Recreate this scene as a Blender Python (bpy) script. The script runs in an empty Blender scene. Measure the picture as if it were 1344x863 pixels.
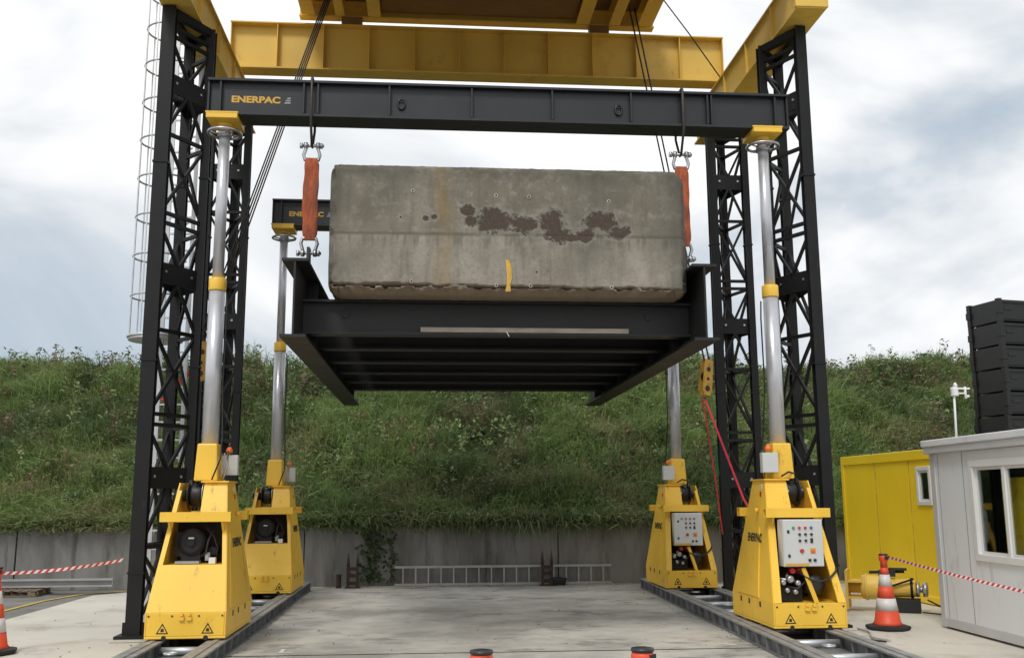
import bpy, bmesh, math, random
import numpy as np
from mathutils import Vector, Matrix, noise as mnoise
random.seed(7); RNG = np.random.default_rng(11)
SC = bpy.context.scene
COL = SC.collection

# ------------------------------------------------------------------ camera
F_PX, PITCH, YAW, ROLL, CAM_H = 1267.6, 9.866, 4.753, -0.305, 1.9
p, y_, a = math.radians(PITCH), math.radians(YAW), math.radians(ROLL)
fw = Vector((math.sin(y_)*math.cos(p), math.cos(y_)*math.cos(p), math.sin(p)))
r0 = Vector((math.cos(y_), -math.sin(y_), 0)); u0 = r0.cross(fw)
rt = r0*math.cos(a) + u0*math.sin(a); up = u0*math.cos(a) - r0*math.sin(a)
cam = bpy.data.cameras.new('camera'); camo = bpy.data.objects.new('camera', cam); COL.objects.link(camo)
cam.sensor_width = 36; cam.lens = F_PX/1344*36; cam.clip_end = 2000; cam.clip_start = .05
M = Matrix(((rt.x, up.x, -fw.x, 0), (rt.y, up.y, -fw.y, 0), (rt.z, up.z, -fw.z, CAM_H), (0, 0, 0, 1)))
camo.matrix_world = M
SC.camera = camo

# ------------------------------------------------------------------ world: bright broken overcast
SUN_EL, SUN_AZ = math.radians(52), math.radians(205)      # azimuth clockwise from +Y: behind the camera, a little left
w = bpy.data.worlds.new('World'); SC.world = w; w.use_nodes = True
nt = w.node_tree; nt.nodes.clear(); N = nt.nodes.new; L = nt.links.new
out = N('ShaderNodeOutputWorld'); mixs = N('ShaderNodeMixShader')
sky = N('ShaderNodeTexSky'); sky.sky_type = 'NISHITA'; sky.sun_disc = False
sky.sun_elevation = SUN_EL; sky.sun_rotation = SUN_AZ; sky.dust_density = 2.0
b1 = N('ShaderNodeBackground'); b1.inputs[1].default_value = 0.11; L(sky.outputs[0], b1.inputs[0])
tc = N('ShaderNodeTexCoord'); mp = N('ShaderNodeMapping'); mp.inputs['Scale'].default_value = (1.0, 1.0, 1.7)
mp.inputs['Location'].default_value = (3.1, 1.65, .4)
L(tc.outputs['Generated'], mp.inputs[0])
n1 = N('ShaderNodeTexNoise'); n1.inputs['Scale'].default_value = 2.1; n1.inputs['Detail'].default_value = 6; n1.inputs['Roughness'].default_value = .52
n1.inputs['Distortion'].default_value = .5
L(mp.outputs[0], n1.inputs['Vector'])
cr = N('ShaderNodeValToRGB'); e = cr.color_ramp.elements
e[0].position = .31; e[0].color = (.46, .53, .60, 1); e[1].position = .555; e[1].color = (.97, .97, .965, 1)
k = e.new(.405); k.color = (.60, .65, .70, 1); k = e.new(.48); k.color = (.83, .85, .87, 1)
L(n1.outputs[0], cr.inputs[0])
b2 = N('ShaderNodeBackground'); b2.inputs[1].default_value = 0.90; L(cr.outputs[0], b2.inputs[0])
mr = N('ShaderNodeMapRange'); mr.inputs[1].default_value = .30; mr.inputs[2].default_value = .42
mr.inputs[3].default_value = .72; mr.inputs[4].default_value = 1.0
L(n1.outputs[0], mr.inputs[0]); L(mr.outputs[0], mixs.inputs[0]); L(b1.outputs[0], mixs.inputs[1]); L(b2.outputs[0], mixs.inputs[2])
L(mixs.outputs[0], out.inputs[0])
sd = bpy.data.lights.new('sun', 'SUN'); sd.energy = 1.4; sd.angle = math.radians(14); sd.color = (1, .97, .92)
so = bpy.data.objects.new('sun', sd); COL.objects.link(so)
sv = Vector((math.sin(SUN_AZ)*math.cos(SUN_EL), math.cos(SUN_AZ)*math.cos(SUN_EL), math.sin(SUN_EL)))
so.rotation_euler = sv.to_track_quat('Z', 'Y').to_euler(); so.location = (0, -10, 30)
vs = SC.view_settings; vs.view_transform = 'Standard'; vs.look = 'None'; vs.exposure = 0.32; vs.gamma = 1; vs.use_curve_mapping = False

# ------------------------------------------------------------------ materials
MATS = {}
def mat(name, col, rough=.5, metal=0, var=.12, scale=2.5, dirt=None, damt=0, dscale=1.6, dth=.55, bump=0, bscale=40, stretch=None, spec=.5, run=None):
    m = bpy.data.materials.new(name); m.use_nodes = True; t = m.node_tree
    b = t.nodes['Principled BSDF']; N = t.nodes.new; L = t.links.new
    b.inputs['Roughness'].default_value = rough; b.inputs['Metallic'].default_value = metal
    b.inputs['Specular IOR Level'].default_value = spec
    g = N('ShaderNodeNewGeometry'); vec = g.outputs['Position']
    if stretch:
        mpn = N('ShaderNodeMapping'); mpn.inputs['Scale'].default_value = stretch; L(vec, mpn.inputs[0]); vec = mpn.outputs[0]
    n = N('ShaderNodeTexNoise'); n.inputs['Scale'].default_value = scale; n.inputs['Detail'].default_value = 6; L(vec, n.inputs['Vector'])
    c = N('ShaderNodeValToRGB')
    c.color_ramp.elements[0].position = .3; c.color_ramp.elements[1].position = .7
    c.color_ramp.elements[0].color = (*[v*(1-var) for v in col], 1); c.color_ramp.elements[1].color = (*[min(1, v*(1+var)) for v in col], 1)
    L(n.outputs[0], c.inputs[0]); colout = c.outputs[0]
    if dirt:
        n2 = N('ShaderNodeTexNoise'); n2.inputs['Scale'].default_value = dscale; n2.inputs['Detail'].default_value = 8; n2.inputs['Roughness'].default_value = .65
        L(vec, n2.inputs['Vector'])
        r = N('ShaderNodeMapRange'); r.inputs[1].default_value = dth; r.inputs[2].default_value = dth+.18; r.inputs[4].default_value = damt
        L(n2.outputs[0], r.inputs[0])
        mx = N('ShaderNodeMix'); mx.data_type = 'RGBA'; L(r.outputs[0], mx.inputs[0]); L(colout, mx.inputs[6]); mx.inputs[7].default_value = (*dirt, 1)
        colout = mx.outputs[2]
    if run:                                                 # run = colour, amount, scale, threshold, stretch
        mp2 = N('ShaderNodeMapping'); mp2.inputs['Scale'].default_value = run[4]; mp2.inputs['Location'].default_value = (5, 2, 8); L(g.outputs['Position'], mp2.inputs[0])
        n4 = N('ShaderNodeTexNoise'); n4.inputs['Scale'].default_value = run[2]; n4.inputs['Detail'].default_value = 10; n4.inputs['Roughness'].default_value = .72; L(mp2.outputs[0], n4.inputs['Vector'])
        r4 = N('ShaderNodeMapRange'); r4.inputs[1].default_value = run[3]; r4.inputs[2].default_value = run[3]+.07; r4.inputs[4].default_value = run[1]; L(n4.outputs[0], r4.inputs[0])
        m4 = N('ShaderNodeMix'); m4.data_type = 'RGBA'; L(r4.outputs[0], m4.inputs[0]); L(colout, m4.inputs[6]); m4.inputs[7].default_value = (*run[0], 1); colout = m4.outputs[2]
    L(colout, b.inputs['Base Color'])
    if rough > .1 and metal < .5:
        rr = N('ShaderNodeMapRange'); rr.inputs[3].default_value = max(.02, rough-.1); rr.inputs[4].default_value = min(1, rough+.12)
        L(n.outputs[0], rr.inputs[0]); L(rr.outputs[0], b.inputs['Roughness'])
    if bump:
        n3 = N('ShaderNodeTexNoise'); n3.inputs['Scale'].default_value = bscale; n3.inputs['Detail'].default_value = 5; L(g.outputs['Position'], n3.inputs['Vector'])
        bp = N('ShaderNodeBump'); bp.inputs['Strength'].default_value = bump; bp.inputs['Distance'].default_value = .02
        L(n3.outputs[0], bp.inputs['Height']); L(bp.outputs[0], b.inputs['Normal'])
    MATS[name] = m
    return m
mat('yellow_paint', (.86, .53, .055), .42, var=.07, scale=1.2, dirt=(.36, .21, .04), damt=.35, dscale=3.5, dth=.60, run=((.20, .13, .04),   .6, 5, .60, (1.6, 1.6, .35)))
mat('crane_yellow', (.74, .49, .09), .5, var=.10, scale=.9, dirt=(.36, .22, .05), damt=.5, dscale=1.8, dth=.55, run=((.22, .13, .04), .5, 3, .62, (1, 1, .3)))
mat('crane_brown', (.20, .105, .035), .7, var=.15, scale=1.5)
mat('container_yellow', (.92, .645, .02), .38, var=.05, scale=.8, dirt=(.45, .28, .02), damt=.15, dscale=.8, dth=.62)
mat('black_steel', (.009, .0093, .010), .5, var=.25, scale=3, dirt=(.03, .027, .024), damt=.5, dscale=5, dth=.62, spec=.3, run=((.055, .045, .036), .7, 7, .62, (1.5, 1.5, .5)))
mat('header_black', (.0155, .0175, .021), .42, var=.18, scale=2, dirt=(.055, .055, .058), damt=.4, dscale=4, dth=.6)
mat('frame_black', (.010, .0105, .011), .5, var=.25, scale=3, dirt=(.09, .062, .04), damt=.45, dscale=3, dth=.64)
mat('chrome', (.56, .57, .60), .30, .45, var=.05, scale=4)
mat('steel', (.45, .46, .47), .38, .9, var=.12, scale=6)
mat('galvanised', (.55, .57, .59), .45, .75, var=.12, scale=5)
mat('rail_steel', (.19, .196, .20), .55, .25, var=.3, scale=4, dirt=(.12, .115, .105), damt=.6, dscale=3, dth=.5)
mat('rail_top', (.30, .30, .29), .5, .3, var=.25, scale=6, dirt=(.22, .20, .165), damt=.5, dscale=4, dth=.5)
mat('rubber', (.016, .016, .017), .7, var=.2)
mat('black_plastic', (.02, .02, .021), .35, var=.2)
mat('cabinet_grey', (.58, .59, .58), .4, var=.03)
mat('white_plastic', (.75, .75, .73), .45, var=.04)
mat('orange_sling', (.42, .10, .038), .85, var=.3, scale=26, dirt=(.17, .065, .045), damt=.75, dscale=7, dth=.48, stretch=(1, 1, .3), bump=.7, bscale=70)
mat('red_strap', (.55, .02, .045), .7, var=.15, scale=8)
mat('green_strap', (.02, .16, .06), .7, var=.15)
mat('red_plastic', (.55, .03, .02), .4, var=.05)
mat('green_plastic', (.03, .30, .12), .4, var=.05)
mat('blue_plastic', (.03, .12, .35), .4, var=.05)
mat('orange_plastic', (.85, .16, .02), .4, var=.06)
mat('cone_red', (.72, .085, .035), .5, var=.08, dirt=(.35, .08, .05), damt=.35, dscale=7)
mat('cone_white', (.66, .65, .64), .4, var=.06, dirt=(.4, .38, .36), damt=.4, dscale=8)
mat('tape_red', (.62, .03, .045), .5, var=.05)
mat('tape_white', (.78, .77, .76), .5, var=.04)
mat('text_yellow', (.62, .36, .05), .5, var=.05)
mat('text_grey', (.30, .31, .32), .5, var=.05)
mat('text_black', (.018, .017, .016), .5, var=.05)
mat('rust', (.055, .033, .023), .85, var=.4, scale=12, dirt=(.03, .02, .016), damt=.7, dscale=9, bump=.5)
mat('wood', (.20, .15, .10), .8, var=.3, scale=8, stretch=(1, 6, 6))
mat('batten', (.36, .31, .26), .7, var=.22, scale=3, dirt=(.22, .09, .05), damt=.7, dscale=2.2, dth=.56, stretch=(1, 4, 4))
mat('hose', (.014, .014, .015), .5, var=.2)
mat('rope', (.06, .05, .045), .55, .4, var=.3, scale=20)
mat('wall_concrete', (.215, .212, .202), .9, var=.16, scale=1.1, dirt=(.115, .11, .095), damt=.75, dscale=1.3, dth=.46, bump=.25, bscale=14, stretch=(1.6, 1.6, .35), run=((.06, .058, .048), .6, 1.6, .56, (2.2, 2.2, .25)))
mat('slab_grey', (.49, .465, .41), .85, var=.13, scale=3, dirt=(.27, .255, .225), damt=.92, dscale=.55, dth=.44, bump=.2, bscale=40, stretch=(.9, 1.0, 1), run=((.15, .14, .122), .62, 1.3, .545, (.85, 1.25, 1)))
mat('slab_beige', (.56, .53, .46), .85, var=.09, scale=.6, dirt=(.36, .315, .25), damt=.6, dscale=1.1, dth=.52, bump=.15, bscale=30, run=((.27, .25, .215), .5, 1.1, .57, (1, 1, 1)))
mat('asphalt', (.17, .163, .15), .92, var=.22, scale=2.2, dirt=(.27, .25, .22), damt=.5, dscale=.9, dth=.52, bump=.4, bscale=60)
mat('line_yellow', (.52, .37, .06), .8, var=.25, scale=6)
mat('line_white', (.62, .61, .58), .8, var=.2, scale=8)
mat('soil', (.055, .05, .03), .95, var=.3)
mat('cabin_grey', (.72, .74, .76), .45, var=.03, scale=.8, dirt=(.36, .36, .35), damt=.35, dscale=1.4, dth=.56, run=((.30, .29, .27), .35, 4, .60, (1.5, 1.5, .2)))
mat('cabin_trim', (.52, .525, .53), .5, var=.04)
mat('cabin_white', (.70, .70, .69), .4, var=.03)
mat('crate_black', (.007, .0074, .008), .45, var=.2, scale=3)
mat('interior', (.05, .05, .05), .8)
mat('ladder_alu', (.38, .38, .375), .5, .4, var=.15)
mat('hook_yellow', (.47, .26, .03), .5, var=.15, scale=5, dirt=(.12, .08, .03), damt=.6, dscale=9, dth=.5)
mat('leaf_ivy', (.035, .06, .02), .6, var=.4, scale=20)
mat('paint_stripe', (.60, .37, .06), .8, var=.2, scale=9, dirt=(.27, .22, .14), damt=.8, dscale=16, dth=.5)
mat('hole_dark', (.03, .028, .025), .9)
mat('hole_ring', (.50, .49, .45), .9, var=.15, scale=20)
g_ = bpy.data.materials.new('glass'); g_.use_nodes = True; t_ = g_.node_tree; t_.nodes.remove(t_.nodes['Principled BSDF'])
tp = t_.nodes.new('ShaderNodeBsdfTransparent'); tp.inputs[0].default_value = (.80, .85, .84, 1); gl = t_.nodes.new('ShaderNodeBsdfGlossy'); gl.inputs['Roughness'].default_value = .02
lw_ = t_.nodes.new('ShaderNodeLayerWeight'); lw_.inputs[0].default_value = .25; fr_ = t_.nodes.new('ShaderNodeMath'); fr_.operation = 'MULTIPLY_ADD'; fr_.inputs[1].default_value = .35; fr_.inputs[2].default_value = .04; t_.links.new(lw_.outputs['Facing'], fr_.inputs[0]); mx_ = t_.nodes.new('ShaderNodeMixShader')
t_.links.new(fr_.outputs[0], mx_.inputs[0]); t_.links.new(tp.outputs[0], mx_.inputs[1]); t_.links.new(gl.outputs[0], mx_.inputs[2]); t_.links.new(mx_.outputs[0], t_.nodes['Material Output'].inputs[0])
MATS['glass'] = g_

# ------------------------------------------------------------------ geometry helpers
class MB:
    """collects verts / faces of one part"""
    def __init__(s): s.v = []; s.f = []; s.sm = []
    def add(s, vs, fs, smooth=False):
        o = len(s.v); s.v += [tuple(q) for q in vs]; s.f += [tuple(i+o for i in f) for f in fs]; s.sm += [smooth]*len(fs); return s
    def box(s, lo, hi, R=None, c=None):
        (x0, y0, z0), (x1, y1, z1) = lo, hi
        vs = [Vector(q) for q in ((x0, y0, z0), (x1, y0, z0), (x1, y1, z0), (x0, y1, z0), (x0, y0, z1), (x1, y0, z1), (x1, y1, z1), (x0, y1, z1))]
        if R is not None:
            c = Vector(c) if c is not None else sum(vs, Vector())/8
            vs = [R @ (q-c) + c for q in vs]
        return s.add(vs, [(0, 3, 2, 1), (4, 5, 6, 7), (0, 1, 5, 4), (1, 2, 6, 5), (2, 3, 7, 6), (3, 0, 4, 7)])
    def bar(s, p0, p1, w, h=None, upv=(0, 0, 1)):
        p0, p1 = Vector(p0), Vector(p1); h = h or w; d = (p1-p0).normalized(); u = Vector(upv)
        if abs(d.dot(u)) > .98: u = Vector((0, 1, 0))
        sx = d.cross(u).normalized(); u = sx.cross(d)
        vs = [q + sx*i*w/2 + u*j*h/2 for q in (p0, p1) for i, j in ((-1, -1), (1, -1), (1, 1), (-1, 1))]
        return s.add(vs, [(0, 1, 2, 3)[::-1], (4, 5, 6, 7), (0, 1, 5, 4), (1, 2, 6, 5), (2, 3, 7, 6), (3, 0, 4, 7)])
    def tube(s, pts, r, n=10, closed=False, caps=True):
        pts = [Vector(q) for q in pts]; m = len(pts); rs = r if isinstance(r, (list, tuple)) else [r]*m
        ref = None; vs = []
        for i, q in enumerate(pts):
            if closed: t = pts[(i+1) % m]-pts[i-1]
            else: t = pts[min(i+1, m-1)]-pts[max(i-1, 0)]
            t.normalize()
            if ref is None: ref = Vector((0, 0, 1)) if abs(t.z) < .9 else Vector((1, 0, 0))
            sx = t.cross(ref).normalized(); ref = sx.cross(t)
            for k in range(n):
                an = 2*math.pi*k/n; vs.append(q + (sx*math.cos(an)+ref*math.sin(an))*rs[i])
        fs = []
        for i in range(m if closed else m-1):
            j = (i+1) % m
            for k in range(n): fs.append((i*n+k, i*n+(k+1) % n, j*n+(k+1) % n, j*n+k))
        s.add(vs, fs, True)
        if caps and not closed:
            o = len(s.v)-len(vs)
            s.f += [tuple(o+k for k in range(n))[::-1], tuple(o+(m-1)*n+k for k in range(n))]; s.sm += [False, False]
        return s
    def cyl(s, p0, p1, r, n=20, r2=None): return s.tube([p0, p1], [r, r if r2 is None else r2], n)
    def lathe(s, prof, c=(0, 0, 0), n=24, smooth=True, axis='Z'):
        vs = []
        for (r, z) in prof:
            for k in range(n):
                an = 2*math.pi*k/n; q = (r*math.cos(an), r*math.sin(an), z)
                if axis == 'X': q = (q[2], q[0], q[1])
                if axis == 'Y': q = (q[0], q[2], q[1])
                vs.append(Vector(q)+Vector(c))
        fs = [(i*n+k, i*n+(k+1) % n, (i+1)*n+(k+1) % n, (i+1)*n+k) for i in range(len(prof)-1) for k in range(n)]
        fs2 = [tuple(range(n))[::-1], tuple((len(prof)-1)*n+k for k in range(n))]
        s.add(vs, fs, smooth); o = len(s.v)-len(vs)
        s.f += [tuple(o+i for i in f) for f in fs2]; s.sm += [False, False]
        return s
    def slab(s, pts, th):
        pts = [Vector(q) for q in pts]; n = len(pts)
        nm = (pts[1]-pts[0]).cross(pts[2]-pts[0]).normalized()
        vs = [q+nm*th/2 for q in pts]+[q-nm*th/2 for q in pts]
        return s.add(vs, [tuple(range(n)), tuple(range(n, 2*n))[::-1]]+[(i, i+n, (i+1) % n+n, (i+1) % n) for i in range(n)])
    def build(s, name, m, parent=None, bevel=0, seg=2):
        me = bpy.data.meshes.new(name); me.from_pydata(s.v, [], s.f)
        me.polygons.foreach_set('use_smooth', s.sm); me.update()
        bm = bmesh.new(); bm.from_mesh(me); bmesh.ops.recalc_face_normals(bm, faces=bm.faces); bm.to_mesh(me); bm.free()
        me.materials.append(MATS[m] if isinstance(m, str) else m)
        o = bpy.data.objects.new(name, me); COL.objects.link(o)
        if parent: o.parent = parent
        if bevel:
            b = o.modifiers.new('bevel', 'BEVEL'); b.width = bevel; b.segments = seg; b.limit_method = 'ANGLE'
        return o
def tag(o, label=None, cat=None, group=None, kind=None):
    if label: o['label'] = label
    if cat: o['category'] = cat
    if group: o['group'] = group
    if kind: o['kind'] = kind
    return o
def empty(name, loc=(0, 0, 0), rz=0, **k):
    o = bpy.data.objects.new(name, None); COL.objects.link(o); o.location = loc; o.rotation_euler = (0, 0, rz); o.empty_display_size = .2
    return tag(o, **k)
def copy_tree(o, parent=None):
    c = o.copy(); COL.objects.link(c); c.parent = parent
    for ch in list(o.children): copy_tree(ch, c)
    return c
UNIT = {}
def unit_cube(m):
    if m not in UNIT:
        me = bpy.data.meshes.new('bar_'+m); b = bmesh.new(); bmesh.ops.create_cube(b, size=1); b.to_mesh(me); b.free(); me.materials.append(MATS[m]); UNIT[m] = me
    return UNIT[m]
def piece(name, m, parent, p0, p1, w, h=None, upv=(0, 0, 1)):
    p0, p1 = Vector(p0), Vector(p1); h = h or w; d = p1-p0; ln = d.length; d.normalize(); u = Vector(upv)
    if abs(d.dot(u)) > .98: u = Vector((0, 1, 0))
    sx = d.cross(u).normalized(); u = sx.cross(d); c = (p0+p1)/2
    o = bpy.data.objects.new(name, unit_cube(m)); COL.objects.link(o); o.parent = parent
    o.matrix_local = Matrix(((d.x*ln, sx.x*w, u.x*h, c.x), (d.y*ln, sx.y*w, u.y*h, c.y), (d.z*ln, sx.z*w, u.z*h, c.z), (0, 0, 0, 1)))
    return o
def text_mesh(name, s, m, parent, size, loc, rot, bold=.02, sx=1.25, shear=0):
    cu = bpy.data.curves.new(name, 'FONT'); cu.body = s; cu.size = size; cu.offset = bold*size; cu.extrude = .0015; cu.align_x = 'LEFT'; cu.shear = shear
    to = bpy.data.objects.new('tmp', cu); COL.objects.link(to)
    dg = bpy.context.evaluated_depsgraph_get(); me = bpy.data.meshes.new_from_object(to.evaluated_get(dg))
    bpy.data.objects.remove(to); bpy.data.curves.remove(cu)
    me.transform(Matrix.Diagonal((sx, 1, 1, 1))); me.materials.clear(); me.materials.append(MATS[m])
    o = bpy.data.objects.new(name, me); COL.objects.link(o); o.parent = parent; o.location = loc; o.rotation_euler = rot
    return o
def ibeam(mb, p0, p1, H, B, tf, tw, upv=(0, 0, 1)):
    """I section between two points (centre line)"""
    p0, p1 = Vector(p0), Vector(p1); u = Vector(upv)
    mb.bar(p0, p1, tw, H-2*tf, upv); mb.bar(p0+u*(H-tf)/2, p1+u*(H-tf)/2, B, tf, upv); mb.bar(p0-u*(H-tf)/2, p1-u*(H-tf)/2, B, tf, upv)
    return mb

# ------------------------------------------------------------------ ground
def sheet(name, poly, z, m, kind='structure', th=0):
    mb = MB(); mb.add([(x, y, z) for x, y in poly], [tuple(range(len(poly)))]); o = mb.build(name, m); tag(o, kind=kind); return o
sheet('ground', [(-400, -300), (400, -300), (400, 500), (-400, 500)], 0, 'asphalt')
sheet('concrete_slab', [(-3.5, 12.55), (5.2, 12.45), (5.2, 21.9), (-3.5, 21.9)], .008, 'slab_grey')
sheet('concrete_apron', [(-6.6, 6), (-3.5, 6), (-3.5, 21.75), (-5.9, 21.6), (-6.75, 20.6), (-6.8, 16.4), (-6.55, 13.5)], .006, 'slab_beige')
sheet('concrete_apron', [(5.2, 4), (14, 4), (14, 21.9), (5.2, 21.9)], .006, 'slab_beige')
sheet('gravel_strip', [(-6.0, 21.55), (9, 21.60), (9, 21.84), (-6.0, 21.84)], .011, 'slab_beige')
sheet('concrete_slab', [(-3.5, 4), (5.2, 4), (5.2, 12.41), (-3.5, 12.51)], .005, 'slab_grey')
mb = MB()
pts = [(-7.3, 14), (-7.36, 17.8), (-7.32, 19.6), (-7.05, 20.8), (-6.5, 21.35), (-5.9, 21.55)]
for i in range(len(pts)-1):
    q0, q1 = Vector(pts[i]), Vector(pts[i+1]); nn = Vector((-(q1-q0).y, (q1-q0).x)).normalized()*.05
    mb.add([(*(q0-nn), .012+.0003*i), (*(q1-nn), .012+.0003*i), (*(q1+nn), .012+.0003*i), (*(q0+nn), .012+.0003*i)], [(0, 1, 2, 3)])
tag(mb.build('line_marking', 'line_yellow'), kind='structure')
mb = MB(); mb.box((-1.88, 12.7, .0125), (-1.83, 13.0, .0135)); mb.box((-1.83, 12.7, .0125), (-1.7, 12.74, .0135))
mb.box((3.72, 12.72, .0125), (3.95, 12.77, .0135), Matrix.Rotation(-.5, 3, 'Z')); tag(mb.build('floor_marking', 'line_white'), kind='structure')

# ------------------------------------------------------------------ retaining wall (panels) and embankment
WALL_Y = 21.85; WALL_T = 1.36
wall = empty('retaining_wall', (0, WALL_Y, 0), label='grey stained concrete retaining wall below the grassy bank', cat='wall')
xs = [-40, -31, -22, -15, -8.8, -2.75, 2.82, 8.2, 15, 22, 31, 42]
for i in range(len(xs)-1):
    mb = MB(); off = [0, .012, .004, .016][i % 4]
    mb.box((xs[i]+.012, -off, 0), (xs[i+1]-.012, .3, WALL_T)); mb.build('panel', 'wall_concrete', wall, .01)
mb = MB(); mb.box((-40, .02, 0), (42, .28, WALL_T-.02)); mb.build('joint_filler', 'hole_dark', wall)
def hill(x, y):
    t = (y-WALL_Y-.3)/8.4
    crest = 4.75 + .25*math.sin(x*.13+.6) + .18*math.sin(x*.41)
    s = t if t < .82 else .82 + .18*(1-math.exp(-(t-.82)/.18))
    b = mnoise.noise(Vector((x*.35, y*.35, 1.3)))*.36*min(1, max(0, t*4)) + mnoise.noise(Vector((x*.9, y*.9, 5.3)))*.26*min(1, max(0, t*4))
    return WALL_T-.06 + crest*max(0, s) + b
gx = np.linspace(-60, 70, 200); gy = np.concatenate([np.linspace(WALL_Y+.28, 34, 40), np.linspace(36, 90, 8)])
vs = [(x, y, hill(x, y) if y < 35 else hill(x, 34.5)-.02*(y-34.5)) for y in gy for x in gx]
nx = len(gx); fs = [(j*nx+i, j*nx+i+1, (j+1)*nx+i+1, (j+1)*nx+i) for j in range(len(gy)-1) for i in range(nx-1)]
mb = MB(); mb.add(vs, fs, True); tag(mb.build('embankment', 'soil'), kind='structure')

# grass: bent blades and broad-leaved weeds spread over the bank
def grass_material():
    m = bpy.data.materials.new('grass'); m.use_nodes = True; t = m.node_tree; b = t.nodes['Principled BSDF']
    at = t.nodes.new('ShaderNodeAttribute'); at.attribute_name = 'tint'; t.links.new(at.outputs['Color'], b.inputs['Base Color'])
    b.inputs['Roughness'].default_value = .55; b.inputs['Specular IOR Level'].default_value = .3
    tr = t.nodes.new('ShaderNodeBsdfTranslucent'); t.links.new(at.outputs['Color'], tr.inputs[0])
    mx = t.nodes.new('ShaderNodeMixShader'); mx.inputs[0].default_value = .28
    t.links.new(b.outputs[0], mx.inputs[1]); t.links.new(tr.outputs[0], mx.inputs[2]); t.links.new(mx.outputs[0], t.nodes['Material Output'].inputs[0])
    return m
MATS['grass'] = grass_material()
def nz(x, y, s, o): return mnoise.noise(Vector((x*s+o, y*s-o, o)))
def blades(name, P, LEN, WID, DIRV, DROOP, TINT):
    """P n*3 roots, LEN, WID n, DIRV n*3 growth direction, DROOP n*3 tip offset direction, TINT n*3"""
    n = len(P); side = np.cross(DIRV, np.array([0, 0, 1.])) + RNG.normal(0, .6, (n, 3)); side /= np.linalg.norm(side, axis=1)[:, None]
    mid = P + DIRV*LEN[:, None]*.5; tip = P + DIRV*LEN[:, None]*.8 + DROOP*LEN[:, None]*.5
    V = np.empty((n, 5, 3)); hw = side*WID[:, None]*.5
    V[:, 0] = P-hw; V[:, 1] = P+hw; V[:, 2] = mid+hw*.9; V[:, 3] = mid-hw*.9; V[:, 4] = tip
    V = V.reshape(-1, 3); me = bpy.data.meshes.new(name); me.vertices.add(len(V)); me.vertices.foreach_set('co', V.ravel())
    b = (np.arange(n)*5)[:, None]; li = np.concatenate([b+np.array([0, 1, 2, 3]), b+np.array([3, 2, 4])], 1).ravel()
    me.loops.add(n*7); me.loops.foreach_set('vertex_index', li.astype(np.int32))
    me.polygons.add(n*2); st = (np.arange(n)*7)[:, None]+np.array([0, 4]); me.polygons.foreach_set('loop_start', st.ravel().astype(np.int32))
    me.update(calc_edges=True); me.validate()
    ca = me.color_attributes.new('tint', 'FLOAT_COLOR', 'POINT'); c4 = np.ones((n, 5, 4)); c4[:, :, :3] = TINT[:, None, :]
    ca.data.foreach_set('color', c4.ravel().astype(np.float32)); me.materials.append(MATS['grass'])
    o = bpy.data.objects.new(name, me); COL.objects.link(o); return o
def tint_at(x, y, n):
    """colour of the growth itself: fresh, dark or dry patches"""
    v1 = nz(x, y, .32, 2.0); v2 = nz(x, y, .75, 9.0); v3 = nz(x, y, 1.9, 4.0)
    fresh = np.array([.225, .35, .11]); dark = np.array([.11, .155, .07]); dry = np.array([.36, .30, .18]); olive = np.array([.265, .305, .13])
    c = olive*(.5+v3*.3) + fresh*(.5-v3*.3)
    k = min(1, max(0, v1*1.6+.25)); c = c*(1-k*.75)+dark*k*.75
    k = min(1, max(0, v2*2.2-.12)); c = c*(1-k*.6)+dry*k*.6
    return c
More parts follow.
